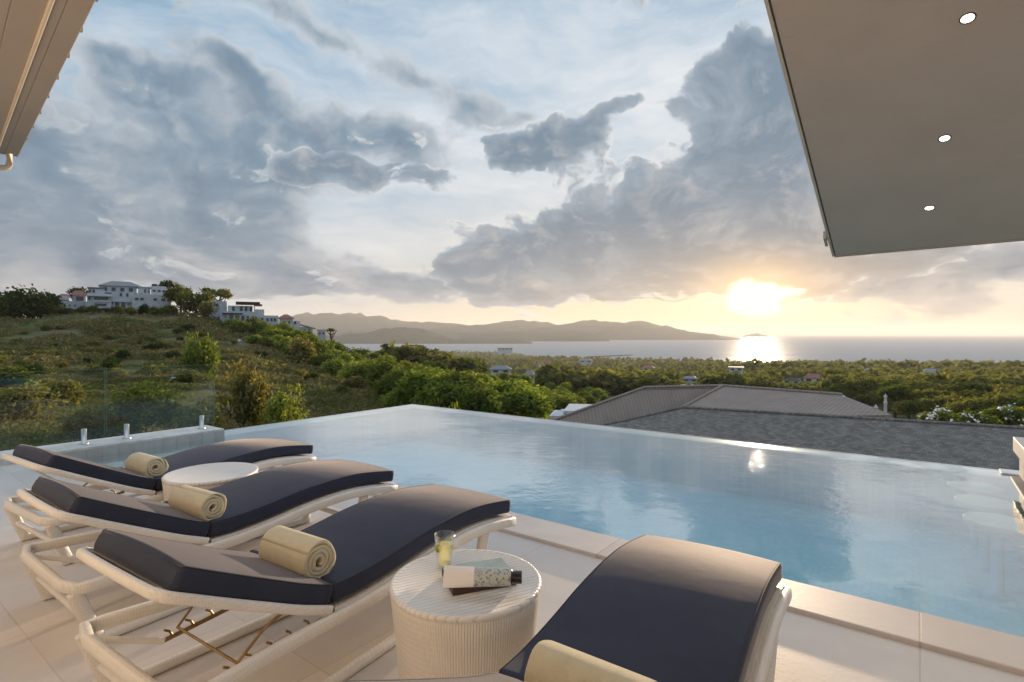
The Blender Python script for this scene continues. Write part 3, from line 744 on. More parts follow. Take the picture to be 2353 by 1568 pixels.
# the other house: level eave with its gutter at the upper left
e0=at(41,359,4.29); e0.z=2.70
ang=math.atan2(.683,-.731)
h2=empty('house',e0,ang,'house whose cream gutter and boarded soffit cut the upper left corner','house')
b=MB(); b.box(-9,-.01,.135,3.2,0.0,.02); b.build('soffit',MATS['soffit_light'],h2)
b=MB(); b.box(-9,.0,.0,.118,-.004,.10); g2=b.build('gutter',MATS['soffit_light'],h2,bevel=.004)
b=MB(); b.tube([(-9,.127,-.006),(0,.127,-.006)],.010,8); b.build('bead',MATS['gutter_metal'],h2)
b=MB(); b.tube([(-9,-.010,.095),(0.004,-.010,.095)],.013,8); b.build('gutter_lip',MATS['gutter_metal'],h2)
for q in range(10):
    x=-.28-q*.36; b=MB(); b.box(x-.012,x+.012,-.032,.01,.07,.118); b.build('bracket',MATS['fascia_paint'],h2)
b=MB()
b.add([(-9.1,-.02,.121),(.03,-.02,.121),(.03,3.2,.9),(-9.1,3.2,.9),(-9.1,-.02,.16),(.03,-.02,.16),(.03,3.2,.94),(-9.1,3.2,.94)],[(0,3,2,1),(4,5,6,7),(0,1,5,4),(1,2,6,5),(2,3,7,6),(3,0,4,7)]); b.build('roof',MATS['grey_roof'],h2)
b=MB(); b.tube([(-.055,.055,.0),(-.055,.055,-.085),(-.057,.062,-.108),(-.06,.085,-.122),(-.07,.14,-.128),(-.16,.55,-.135),(-.3,.92,-.15)],.022,12); b.build('downpipe',MATS['gutter_metal'],h2)
b=MB(); b.box(-9,-1.0,.95,1.1,-2.7,-.001); b.build('wall',MATS['cream_plaster'],h2)
# ------------------------------------------------------------------ terrain
SEA=-60.0
near=[(4,-3.0),(8,-3.0)]
COLS={
 -300:[(25,-2.3),(60,-3.4),(100,-1),(135,5),(150,5.5),(175,4),(300,-20),(600,-50),(900,-56),(3000,-57.5),(3200,-66)],
 0:[(25,-2.4),(60,-3.6),(100,-1.2),(135,5),(150,5.6),(175,4.5),(300,-20),(600,-50),(900,-56),(3000,-57.5),(3200,-66)],
 250:[(28,-3),(65,-4.5),(105,-1.3),(138,7.0),(150,7.8),(175,7),(300,-20),(600,-50),(900,-56),(3000,-57.5),(3200,-66)],
 450:[(30,-3.3),(70,-5),(110,-1.5),(142,6.3),(155,7),(175,6),(300,-22),(600,-50),(900,-56),(2700,-57.5),(2900,-66)],
 560:[(32,-3.7),(75,-5.5),(115,-1.6),(148,3.6),(158,4.2),(180,3.5),(320,-28),(600,-50),(900,-56),(2400,-57.5),(2600,-66)],
 700:[(40,-4.2),(80,-6.2),(110,-5.2),(135,-2.0),(158,.6),(172,1.2),(190,.2),(330,-35),(600,-50),(900,-56),(2200,-57.5),(2400,-66)],
 850:[(45,-4.6),(80,-6.8),(115,-6.9),(150,-5.6),(165,-6.2),(350,-42),(600,-52),(900,-56),(1900,-57.5),(2100,-66)],
 950:[(50,-4.8),(90,-7.2),(140,-8.6),(200,-10.5),(250,-16),(400,-45),(600,-54),(900,-56),(1900,-57.5),(2050,-66)],
 1100:[(40,-5),(90,-9.2),(160,-12.5),(230,-16.5),(350,-35),(500,-50),(900,-56),(1900,-57.5),(2050,-66)],
 1400:[(40,-7.5),(100,-13.5),(200,-19.5),(300,-26),(500,-45),(700,-54),(900,-56),(1350,-57.5),(1450,-66)],
 1800:[(25,-8),(60,-11),(120,-16),(250,-23),(400,-31),(700,-47),(950,-56),(1090,-58),(1180,-66)],
 2353:[(25,-8),(60,-11),(120,-16),(250,-23),(400,-31),(700,-47),(900,-56),(1010,-58),(1090,-66)],
 2700:[(25,-8),(60,-11),(120,-16),(250,-23),(400,-31),(700,-47),(900,-56),(1000,-58),(1080,-66)]}
LD=np.linspace(math.log(4),math.log(4200),240)
_ca=[];_cz=[]
for x,pts in sorted(COLS.items()):
    X_=(x-CX)/F; s=math.hypot(1,X_)
    pts=near+pts+[(6000,-72)]
    _ca.append(math.atan(X_)); z=np.interp(LD,[math.log(d*s) for d,_ in pts],[z for _,z in pts])
    kz=np.ones(9)/9; z=np.convolve(np.pad(z,4,mode='edge'),kz,'valid'); _cz.append(z)
_ca=np.array(_ca);_cz=np.array(_cz)
def _n(x,y,s,seed):
    """smooth value noise"""
    x=x/s+seed*17.3;y=y/s+seed*9.1
    xi=np.floor(x);yi=np.floor(y);fx=x-xi;fy=y-yi
    fx=fx*fx*(3-2*fx);fy=fy*fy*(3-2*fy)
    h=lambda a,b:np.modf(np.abs(np.sin(a*127.1+b*311.7)*43758.5453))[0]
    return (h(xi,yi)*(1-fx)+h(xi+1,yi)*fx)*(1-fy)+(h(xi,yi+1)*(1-fx)+h(xi+1,yi+1)*fx)*fy-.5
def terrain(x,y):
    x=np.asarray(x,float);y=np.asarray(y,float)
    r=np.hypot(x,y);a=np.clip(np.arctan2(x,y),_ca[0],_ca[-1])
    i=np.clip(np.searchsorted(_ca,a)-1,0,len(_ca)-2)
    t=(a-_ca[i])/(_ca[i+1]-_ca[i]); t=t*t*(3-2*t)*.6+t*.4
    q=np.clip((np.log(np.maximum(r,4.001))-LD[0])/(LD[1]-LD[0]),0,len(LD)-1.001);j=q.astype(int);f=q-j
    z=(_cz[i,j]*(1-f)+_cz[i,j+1]*f)*(1-t)+(_cz[i+1,j]*(1-f)+_cz[i+1,j+1]*f)*t
    amp=np.clip((r-14)/40,0,1)*np.clip((900-r)/500,0.1,1)
    return z+amp*(1.6*_n(x,y,31,1)+.8*_n(x,y,11,2)+.35*_n(x,y,4,3))
def ray(x,y,d0=14,d1=3500,n=900):
    """where the sight line through (x, y) meets the ground"""
    d=np.exp(np.linspace(math.log(d0),math.log(d1),n))
    px=(np.asarray(x)[:,None]-CX)/F*d; pz=EYE-(np.asarray(y)[:,None]-CY)/F*d
    under=pz<terrain(px,np.broadcast_to(d,px.shape))
    hit=under.any(1); i=under.argmax(1)
    return hit,d[i]
na,nr=720,210
AA=np.linspace(-pi,pi,na,endpoint=False); RR=np.exp(np.linspace(math.log(7.5),math.log(4200),nr))
ga,gr=np.meshgrid(AA,RR); gx=gr*np.sin(ga);gy=gr*np.cos(ga)
V=np.stack([gx,gy,terrain(gx,gy)],-1).reshape(-1,3)
ii,jj=np.meshgrid(np.arange(nr-1),np.arange(na),indexing='ij'); j2=(jj+1)%na
Fq=np.stack([ii*na+jj,(ii+1)*na+jj,(ii+1)*na+j2,ii*na+j2],-1).reshape(-1,4)
# the sheet's inner hole lies under the terrace; close it
cidx=len(V); V=np.vstack([V,[[0,0,-3.05]]])
o=npmesh('ground',V,Fq,MATS['hillside'],smooth=True); o['kind']='structure'
# sea: one sheet to the horizon
b=MB(); rs=[300,900,2000,5000,12000,25000]; vs=[];fs=[]; N=96
for r_ in rs:
    for q in range(N): vs.append((r_*cos(2*pi*q/N),r_*sin(2*pi*q/N),SEA))
for i in range(len(rs)-1):
    for q in range(N): fs.append((i*N+q,i*N+(q+1)%N,(i+1)*N+(q+1)%N,(i+1)*N+q))
b.add(vs,fs,0,True); o=b.build('sea',MATS['sea_water']); o['kind']='structure'
# far shores
def ridge(pts,D,name,rough,wid):
    xs=np.linspace(pts[0][0],pts[-1][0],220); ys=np.interp(xs,[p[0] for p in pts],[p[1] for p in pts])
    X_=(xs-CX)/F; top=np.maximum(EYE-(ys-CY)/F*D,SEA-4); hgt=top-SEA; hgt=hgt*(1+.16*_n(X_*D,0*X_,D*.030,3)+.10*_n(X_*D,0*X_,D*.011,4)); top=hgt+SEA
    rows=[]; M=15
    for q in range(M):
        t=q/(M-1); prof=math.sin(pi*t)**.8; dd=D+(t-.5)*wid
        z=SEA-6+(hgt+6)*prof
        zz=z+hgt*rough*prof*(1.0 if q!=M//2 else .35)*(_n(X_*D,np.full_like(X_,dd),wid*.16,5)+.6*_n(X_*D,np.full_like(X_,dd),wid*.06,6))
        rows.append(np.stack([X_*dd,np.full_like(X_,dd),zz],-1))
    V=np.vstack(rows); n=len(xs)
    i_,j_=np.meshgrid(np.arange(M-1),np.arange(n-1),indexing='ij')
    o=npmesh(name,V,np.stack([i_*n+j_,i_*n+j_+1,(i_+1)*n+j_+1,(i_+1)*n+j_],-1).reshape(-1,4),MATS['far_hill'],smooth=True)
    o['kind']='structure'
ridge([(420,745),(560,735),(680,727),(760,722),(830,724),(900,734),(980,742),(1060,745),(1100,746),(1160,738),(1230,738),(1280,746),(1330,736),(1362,731),(1400,740),(1470,738),(1530,748),(1580,762),(1640,768),(1680,775),(1700,778)],6500,'hills',.22,1800)
ridge([(640,770),(800,764),(950,762),(1050,765),(1110,761),(1180,763),(1240,764),(1290,758),(1320,755),(1350,764),(1385,773),(1400,779)],5000,'hills',.25,1000)
ridge([(700,774),(780,771),(830,767),(880,757),(930,751),(970,757),(1020,771),(1050,778),(1130,783),(1180,777),(1215,783),(1226,790)],3700,'hills',.2,600)
ridge([(1700,775),(1712,771),(1724,769),(1737,765.5),(1750,769),(1766,772),(1774,775)],12000,'hills',.2,400)
ridge([(1468,777),(1482,772),(1496,767),(1510,772),(1520,777)],10000,'hills',.2,400)

# ------------------------------------------------------------------ foliage
def crown_pts(rg,n,rx,rz,lobes=7,core=.35):
    lc=rg.normal(size=(lobes,3)); lc/=np.linalg.norm(lc,axis=1)[:,None]; lc[:,2]=np.abs(lc[:,2])*.9-.15
    lc*=rg.uniform(.35,.72,(lobes,1)); lr=rg.uniform(.32,.55,lobes)
    k_=rg.integers(0,lobes,n); d=rg.normal(size=(n,3)); d/=np.linalg.norm(d,axis=1)[:,None]
    rad=lr[k_][:,None]*rg.uniform(core,1,(n,1))**.45
    P=lc[k_]+d*rad
    return P*np.array([rx,rx,rz])
def leaves(rg,P,size,per=1,spread=0.0,asp=.55,up=.5):
    n=len(P)*per; Q=np.repeat(P,per,axis=0)+rg.normal(size=(n,3))*spread
    nn=rg.normal(size=(n,3)); nn[:,2]=np.abs(nn[:,2])+up; nn/=np.linalg.norm(nn,axis=1)[:,None]
    a=np.cross(nn,rg.normal(size=(n,3))); a/=np.linalg.norm(a,axis=1)[:,None]; c=np.cross(nn,a)
    s=(size*rg.uniform(.6,1.4,n))[:,None]
    bend=nn*s*.18
    V=np.stack([Q-a*s,Q-c*s*asp+bend,Q+a*s,Q+c*s*asp+bend],1).reshape(-1,3)
    return V,np.arange(n*4).reshape(n,4)
class Protos: pass
def crown_mesh(seed,rx,rz,n,size,per,spread,m,lobes=7,core=.35,asp=.55):
    rg=np.random.default_rng(seed); P=crown_pts(rg,n,rx,rz,lobes,core)
    V,Fq=leaves(rg,P,size,per,spread,asp)
    o=npmesh('crown',V,Fq,MATS[m]); me=o.data; bpy.data.objects.remove(o); return me
def trunk_mesh(seed,h,r,crown_r,limbs=5):
    rg=random.Random(seed); b=MB(); p=Vector((0,0,-.6)); path=[p]
    for q in range(4): path.append(Vector((rg.uniform(-.05,.05)*h*q/3,rg.uniform(-.05,.05)*h*q/3,h*(q+1)/4)))
    b.tube(path,[r*1.25,r,r*.85,r*.7,r*.5],7)
    for q in range(limbs):
        a=rg.uniform(0,2*pi); s=path[2+q%3]; e=Vector((cos(a)*crown_r*.65,sin(a)*crown_r*.65,h+crown_r*rg.uniform(-.1,.25)))
        mid=(s+e)/2+Vector((0,0,-crown_r*.08)); b.tube([s,mid,e],[r*.5,r*.33,r*.14],5)
    o=b.build('trunk',MATS['bark']); me=o.data; bpy.data.objects.remove(o); return me
def mobj(name,me,parent=None,m=None):
    o=bpy.data.objects.new(name,me); C.objects.link(o); o.parent=parent
    if m:
        o.material_slots[0].link='OBJECT'; o.material_slots[0].material=MATS[m]
    return o
def ground(x,y): return float(terrain(x,y))
# mesh families (unit: metres), crown centre at local origin
BUSH=[crown_mesh(s,1.0,.85,420,.085,6,.10,'leaf_bright',lobes=13) for s in (1,2,3,4)]
TREE=[crown_mesh(s,1.0,.72,420,.085,6,.09,'leaf_olive',lobes=13) for s in (11,12,13,14,15)]
OPEN=[crown_mesh(s,1.0,.62,90,.12,6,.09,'leaf_dark',lobes=8,core=.6) for s in (21,22)]
FINE=[crown_mesh(s,1.0,.95,420,.075,6,.08,'leaf_dry',lobes=11) for s in (31,32)]
TR=[trunk_mesh(s,1.0,.07,.55) for s in (1,2,3)]
STEM=[trunk_mesh(s,.8,.045,.6,6) for s in (5,6)]
def tree(name,p,h,cr,crown,m,label,cat,group=None,cz=None,stem=None,rz=None,squash=1.0):
    """p: foot on the ground; h: whole height; cr: crown half width"""
    r=empty(name,p,rz if rz is not None else random.uniform(0,2*pi),label,cat,group)
    ch=cz if cz is not None else max(h-cr*.75*squash,h*.55)
    t=mobj('trunk' if stem is None else 'stem',stem or random.choice(TR),r); t.scale=(ch*.9,ch*.9,ch) if stem is None else (cr,cr,ch)
    c=mobj('crown' if stem is None else 'foliage',crown,r,m); c.location=(0,0,ch); c.scale=(cr,cr*random.uniform(.85,1.1),(h-ch)/.8)
    return r
def on(x,y,d): 
    X_=(x-CX)/F*d; return Vector((X_,d,ground(X_,d)))
def px(n,d): return n/F*d
# plants one can name
def named(x,ybase,ytop,wpx,d,crown,m,label,cat='tree',kind='tree',name=None,sink=.25,full=False):
    p=on(x,ybase,d); top=EYE-(ytop-CY)/F*d; h=max(top-p.z,.8); p.z-=sink
    return tree(name or ('broadleaf_tree' if kind=='tree' else 'shrub'),p,h+sink,px(wpx,d)/2,crown,m,label,cat,None,cz=(h+sink)*(.36 if full else .46) if (full or kind!='tree') else None,stem=None if kind=='tree' else random.choice(STEM))
named(66,735,655,118,136,BUSH[0],'leaf_dark','big dark round tree on the hilltop left of the white villas',full=True)
named(20,735,690,70,140,BUSH[3],'leaf_dark','low dark tree at the left picture edge below the big round one',full=True)
named(112,728,668,60,142,BUSH[1],'leaf_dark','dark tree between the big round tree and the white villa wall',full=True)
named(180,705,655,44,172,OPEN[0],'leaf_dark','small dark tree rising behind the left wing of the white villa')
named(390,700,639,50,162,OPEN[1],'leaf_dark','open branched tree standing alone right of the white villa')
named(415,715,655,70,150,TREE[2],'leaf_olive','olive tree below the open branched one beside the villas')
named(452,722,664,80,147,BUSH[0],'leaf_olive','dull olive shrub mass between the two white villas',cat='shrub',kind='shrub')
named(478,752,690,52,140,FINE[0],'leaf_dry','brownish shrub on the slope left of the terraced villa',cat='shrub',kind='shrub')
named(480,700,657,34,168,OPEN[0],'leaf_dark','small dark tree behind the ridge between the villas')
named(505,705,657,56,166,OPEN[1],'leaf_olive','wider open tree behind the terraced villa with flat dark roof')
named(458,872,772,82,66,FINE[1],'leaf_lime','tall yellow green shrub on the mid slope seen through the glass',cat='shrub',kind='shrub')
named(430,870,815,50,66,BUSH[2],'leaf_bright','low green shrub at the foot of the tall yellow green one',cat='shrub',kind='shrub')
named(560,985,838,128,27,FINE[0],'leaf_dry','brown green twiggy shrub just beyond the end of the glass fence',cat='shrub',kind='shrub')
named(655,990,897,110,26,FINE[1],'leaf_lime','bright lime shrub behind the far left pool edge',cat='shrub',kind='shrub')
named(335,1000,885,150,24,FINE[1],'leaf_green','rounded green shrub behind the glass fence',cat='shrub',kind='shrub')
named(215,1005,930,120,23,FINE[0],'leaf_olive','low olive shrub left of the rounded one behind the glass',cat='shrub',kind='shrub')
named(60,1030,880,140,25,FINE[0],'leaf_dry','yellowish dry shrub behind the left end of the glass fence',cat='shrub',kind='shrub')
named(135,1020,870,90,34,BUSH[1],'leaf_dry','dry tan shrub beyond the yellowish one at far left',cat='shrub',kind='shrub')
named(20,960,845,110,44,BUSH[3],'leaf_green','green shrub at the left picture edge halfway down the slope',cat='shrub',kind='shrub')
named(455,1005,915,110,22,FINE[1],'leaf_olive','grey green shrub right behind the corner spigot of the fence',cat='shrub',kind='shrub')
named(690,850,775,66,112,FINE[0],'leaf_dry','reddish brown shrub among the green bushes on the ridge',cat='shrub',kind='shrub')
named(922,928,828,80,58,TREE[4],'leaf_olive','dark olive tree at the tip of the bush ridge above the pool corner')
named(1046,960,914,34,17,BUSH[0],'leaf_lime','small lime twig top poking up behind the far pool edge',cat='shrub',kind='shrub')
named(760,790,752,20,168,OPEN[0],'leaf_olive','small palm like tree at the end of the hill houses')

# planting along the feet of the villas
for i,(x,yb,yt,w,d,m) in enumerate(((128,722,698,30,140,'leaf_olive'),(150,724,706,34,139,'leaf_dark'),(186,722,704,30,139,'leaf_olive'),(212,720,703,36,139,'leaf_green'),(243,720,706,30,139,'leaf_dark'),(268,718,702,32,139,'leaf_olive'),(300,718,705,34,139,'leaf_olive'),(330,716,700,30,139,'leaf_dark'),(360,716,702,34,139,'leaf_green'),(388,720,698,34,140,'leaf_olive'),(500,756,738,34,134,'leaf_olive'),(527,760,742,36,134,'leaf_green'),(556,762,738,34,134,'leaf_dark'),(588,764,744,36,134,'leaf_olive'),(618,766,746,36,138,'leaf_green'),(648,768,750,30,146,'leaf_olive'),(676,772,756,30,150,'leaf_green'),(700,776,760,28,155,'leaf_olive'))):
    p=on(x,yb,d); h=max(EYE-(yt-CY)/F*d-p.z,1.2); p.z-=.3
    tree('shrub',p,h+.3,px(w,d)/2,BUSH[i%4],m,'one of the low shrubs planted along the foot of the hill villas','shrub','shrubs along the villa walls',cz=(h+.3)*.45,stem=STEM[i%2])
# bushes on the spur, countable and alike
def inside(poly,x,y):
    c=np.zeros(len(x),bool); n=len(poly)
    for i in range(n):
        x1,y1=poly[i]; x2,y2=poly[(i+1)%n]
        cond=((y1>y)!=(y2>y))&(x<(x2-x1)*(y-y1)/(y2-y1+1e-9)+x1); c^=cond
    return c
def scatter(poly,n,seed,mind):
    rg=np.random.default_rng(seed); xs=[p[0] for p in poly]; ys=[p[1] for p in poly]
    x=rg.uniform(min(xs),max(xs),n*14); y=rg.uniform(min(ys),max(ys),n*14); k_=inside(poly,x,y); x,y=x[k_],y[k_]
    hit,d=ray(x,y); x,y,d=x[hit],y[hit],d[hit]; out=[]
    for a,b_,c_ in zip(x,y,d):
        if all((a-q[0])**2+((b_-q[1])*2.0)**2>mind**2 for q in out): out.append((a,b_,c_))
        if len(out)>=n: break
    return out
SPUR=[(505,752),(600,762),(680,775),(760,795),(860,815),(960,842),(1090,865),(1270,890),(1420,915),(1340,960),(1180,985),(1040,975),(940,950),(880,915),(790,878),(690,840),(600,800)]
rnd=random.Random(5)
for (x,y,d) in sorted(scatter(SPUR,150,3,19),key=lambda q:q[2]):
    p=on(x,y,d); h=rnd.uniform(2.6,4.2)*(.75+.25*min(1,d/70)); m=rnd.choices(['leaf_bright','leaf_green','leaf_lime','leaf_olive'],[6,4,.8,.8])[0]
    p.z-=.3
    tree('bush',p,h,h*rnd.uniform(.55,.8),rnd.choice(BUSH),m,'one of the green bushes crowding the spur below the hill houses','bush','bushes on the spur',cz=h*.45,stem=rnd.choice(STEM))

# low shrubs dotted over the grass
SLOPE=[(-500,790),(-20,770),(120,750),(300,738),(480,760),(600,800),(760,870),(880,925),(700,905),(520,900),(250,880),(-20,900),(-500,930)]
rs2=random.Random(21)
for (x,y,d) in sorted(scatter(SLOPE,84,17,26),key=lambda q:q[2]):
    p=on(x,y,d); h=rs2.uniform(.7,1.7); p.z-=.25
    tree('shrub',p,h+.25,h*rs2.uniform(.7,1.3),rs2.choice(BUSH+FINE),rs2.choice(['leaf_dry','leaf_olive','leaf_olive','leaf_green','leaf_dark']),'one of the low shrubs dotted over the open grassy hillside','shrub','low shrubs on the grass slope',cz=(h+.25)*.42,stem=rs2.choice(STEM))
# town houses and roofs seen among the trees
HOUSES=[]
def townhouse(x,y,w,h,d,wall,roof,label,flat=False,win=2):
    X_=(x-CX)/F*d; zt=EYE-(y-h/2-CY)/F*d; zb=EYE-(y+h/2-CY)/F*d; W_=px(w,d); rz=-math.atan2(X_,d)
    g=min(ground(X_,d),zb-1); r=empty('town_house',(X_,d,g),rz,label,'house')
    dep=W_*.7; rh=(zt-zb)*(.12 if flat else .5); b=MB(); b.box(-W_/2,W_/2,0,dep,-1,zt-rh-g); b.build('wall',MATS[wall],r)
    b=MB(); e=W_*.06; z0=zt-rh-g
    if flat: b.box(-W_/2-e,W_/2+e,-e,dep+e,z0+.01,z0+rh)
    else:
        b.add([(-W_/2-e,-e,z0),(W_/2+e,-e,z0),(W_/2+e,dep+e,z0),(-W_/2-e,dep+e,z0),(-W_*.22,dep/2,z0+rh),(W_*.22,dep/2,z0+rh)],[(0,1,5,4),(1,2,5),(2,3,4,5),(3,0,4),(3,2,1,0)])
    b.build('roof',MATS[roof],r)
    for q in range(win):
        cx=-W_/2+W_*(q+.5)/win; ww=W_/win*.25; zz=z0-(zt-zb)*.42
        b=MB(); b.box(cx-ww,cx+ww,-.06,-.01,zz,zz+(zt-zb)*.28); b.build('window',MATS['window_glass'],r)
    HOUSES.append((x,y,w,h,d))
townhouse(1150,849,46,17,330,'white_plaster','grey_roof','white house with pale roof among the trees beyond the bush ridge')
townhouse(1216,862,24,20,290,'white_plaster','grey_roof','narrow white house in the trees just right of the pale roofed one')
townhouse(1691,851,30,14,420,'white_plaster','white_plaster','brightest flat white house in the trees below the setting sun',flat=True)
townhouse(1585,871,34,12,330,'white_plaster','grey_roof','low pale house in the trees left of the brightest white one')
townhouse(2140,857,40,18,420,'white_plaster','grey_roof','house with blue grey roof in the woods on the right')
townhouse(1870,869,42,18,330,'cream_plaster','red_tile_roof','red brown roofed house in the woods behind the tiled roof')
townhouse(1818,875,36,11,310,'cream_plaster','dark_roof','low dark roofed house left of the red brown roofed one')
townhouse(1490,846,26,10,560,'white_plaster','red_tile_roof','small red roofed house far off among the trees left of centre right')
townhouse(1160,803,34,6,1500,'white_plaster','grey_roof','long pale building on the near shore of the bay',flat=True,win=4)
townhouse(1345,829,30,8,900,'white_plaster','grey_roof','small pale house near the shore left of the pier')
townhouse(1250,833,26,8,800,'white_plaster','red_tile_roof','small red roofed house on the plain below the far shore')
townhouse(2000,851,28,9,560,'white_plaster','grey_roof','small pale house in the right hand woods near the sea')
def pier():
    d=1420; a=at(1350,819,d); a.z=SEA+1.2; c=at(1452,812,1560); c.z=SEA+1.2
    r=empty('pier',a,math.atan2(c.y-a.y,c.x-a.x),'long dark pier reaching into the bay','pier'); L=(c-a).length
    b=MB(); b.box(0,L,-3,3,0,1.5); b.build('pier_deck',MATS['pier_wood'],r)
    for q in range(12): 
        b=MB(); b.box(q*L/12,q*L/12+1.2,-2.6,2.6,-4,-.01); b.build('pile',MATS['pier_wood'],r)
pier()
def clear(x,y,d,wp,hp):
    for hx,hy,hw,hh,hd in HOUSES:
        if d<hd+5 and abs(x-hx)<hw*.5+wp*.5 and y-hp<hy+hh*.3 and d>hd*.45: return False
        if abs(d-hd)<8 and abs(x-hx)<hw*.5+wp*.5: return False
    return True
# woodland on the right, nearest trees as individuals
WOOD=[(1420,880),(1540,868),(1700,862),(1900,860),(2120,862),(2353,866),(2420,870),(2420,1010),(2250,1000),(2080,985),(2000,955),(1900,930),(1700,905),(1560,905),(1440,925)]
cnt=0
for (x,y,d) in sorted(scatter(WOOD,190,9,19),key=lambda q:q[2]):
    if cnt>=140: break
    h=rnd.uniform(5.0,8.5)*(.7+.3*min(1,d/150)); cr=h*rnd.uniform(.42,.62)
    p=on(x,y,d)
    if not clear(x,CY+(EYE-p.z)/d*F,d,px(1,1)*0+cr*2/d*F,h/d*F): continue
    if d<38: continue
    p.z-=.4; m=rnd.choices(['leaf_olive','leaf_green','leaf_dark','leaf_dry'],[6,3,1.5,1.2])[0]
    tree('broadleaf_tree',p,h,cr,rnd.choice(TREE),m,'one of the olive green trees of the woods between the roofs and the sea','tree','trees of the woods'); cnt+=1
print('wood',cnt)
# flowering trees by the dark roof
for i,(x,yt,w,lb) in enumerate(((2150,935,90,'white flowering tree behind the dark shingle roof, leftmost of three'),(2235,940,96,'white flowering tree behind the dark shingle roof, middle of three'),(2320,928,100,'white flowering tree behind the dark shingle roof, at the right picture edge'))):
    d=34+2*i; p=on(x,0,d); top=EYE-(yt-CY)/F*d; h=top-p.z
    r=tree('flowering_tree',p,h,px(w,d)/2,TREE[i],'leaf_green',lb,'tree','flowering trees by the roof')
    rg=np.random.default_rng(50+i); cr=px(w,d)/2; ch=max(h-cr*.75,h*.55)
    P=crown_pts(rg,26,cr*1.02,(h-ch)/.8*.75,8,.9)+np.array([0,0,ch+.15]); V,Fq=leaves(rg,P,.10,7,.10,.8); fl=npmesh('blossom',V,Fq,MATS['petal_white'],r)

# the far woods as one mass
rg=np.random.default_rng(77); n=26000
a=rg.uniform(-.80,.82,n); r_=np.exp(rg.uniform(math.log(175),math.log(2300),n)); x=r_*np.sin(a);y=r_*np.cos(a); z=terrain(x,y)
sx=CX+F*x/y; sy=CY+F*(EYE-z)/y
keep=(z>-58.6)&(sy>780)&(r_>175)
# leave the open hill crest to its houses and shrubs
keep&=~((sx<830)&(r_<330))
x,y,z,r_,sx,sy=[q[keep] for q in (x,y,z,r_,sx,sy)]
hh=rg.uniform(4.5,9.5,len(x))*np.where((r_>550)&(r_<1200)&(rg.uniform(size=len(x))<.25),1.7,1); ok=np.array([clear(sx[i],sy[i],y[i],9/r_[i]*F,hh[i]/r_[i]*F) for i in range(len(x))])
dens=rg.uniform(size=len(x))<np.clip(.35+r_/1500,0,1); ok&=dens
x,y,z,r_,hh=[q[ok] for q in (x,y,z,r_,hh)]
print('far',len(x))
Vs=[];Fs=[];base=0
for i in range(len(x)):
    nl=max(6,int(46*min(1,260/r_[i]))); P=rg.normal(size=(nl,3)); P/=np.linalg.norm(P,axis=1)[:,None]; P[:,2]=np.abs(P[:,2])*1.0-.2
    cr=hh[i]*.5; P=P*rg.uniform(.55,1,(nl,1))*np.array([cr,cr,hh[i]*.55])+np.array([x[i],y[i],z[i]+hh[i]*.42])
    V,Fq=leaves(rg,P,cr*.34*(1 if r_[i]<400 else 1.35),1,0,.7); Vs.append(V); Fs.append(Fq+base); base+=len(V)
o=npmesh('far_woods',np.vstack(Vs),np.vstack(Fs),MATS['leaf_far'])
tag(o,'mass of olive trees covering the coastal plain down to the shore','woods',kind='stuff')

# grass and scrub on the slope as one mass
n=54000; x=rg.uniform(-800,1010,n); y=rg.uniform(712,1050,n); hit,d=ray(x,y,12,200,420); x,d=x[hit],d[hit]
X_=(x-CX)/F*d; z=terrain(X_,d); patch=_n(X_,d,9,8)+.5*_n(X_,d,3.5,9)
k_=(d<185)&(patch>-.30); X_,d,z,patch=X_[k_],d[k_],z[k_],patch[k_]
s=np.clip(.16+d*.0045,.16,1.0)*(.7+.9*np.clip(patch+.3,0,1))*np.where((rg.uniform(size=len(d))<.12)&(d>45),1.35,1)*np.where(d<40,.72,1)
P=np.stack([X_,d,z+s*.35],-1); Vs=[];Fs=[];base=0
for q in range(9):
    off=rg.normal(size=P.shape)*s[:,None]*np.array([.8,.8,.30]); off[:,2]=np.abs(off[:,2])
    nn=rg.normal(size=P.shape); nn[:,2]+=.3; nn/=np.linalg.norm(nn,axis=1)[:,None]
    a_=np.cross(nn,rg.normal(size=P.shape)); a_/=np.linalg.norm(a_,axis=1)[:,None]; c_=np.cross(nn,a_); ss=(s*rg.uniform(.22,.58,len(s)))[:,None]
    Q=P+off; V=np.stack([Q-a_*ss,Q-c_*ss*.45,Q+a_*ss,Q+c_*ss*.45],1).reshape(-1,3)
    Vs.append(V); Fs.append(np.arange(len(V)).reshape(-1,4)+base); base+=len(V)
o=npmesh('hill_scrub',np.vstack(Vs),np.vstack(Fs),MATS['grass_mix'])
tag(o,'rough grass and low scrub covering the hillside','scrub',kind='stuff')
# ------------------------------------------------------------------ roofs below the pool
def roofplane(name,mat_,P0,P1,down,parent,thick=.12,n0=None):
    """quad P0-P1 (upper edge) to P1+down, P0+down2; its own object frame so that courses follow the ridge"""
    d0,d1=down if isinstance(down,(list,tuple)) else (down,down)
    xa=(P1-P0).normalized(); nn=xa.cross(d0).normalized()
    if nn.z<0: nn=-nn
    ya=nn.cross(xa); M=Matrix((xa,ya,nn)).transposed().to_4x4(); M.translation=P0
    Mi=M.inverted(); q=[Mi@p for p in (P0,P1,P1+d1,P0+d0)]
    b=MB(); b.poly([(p.x,p.y,0) for p in q],thick); o=b.build(name,MATS[mat_],parent); o.matrix_world=M; 
    if parent: o.matrix_parent_inverse=Matrix()
    return o
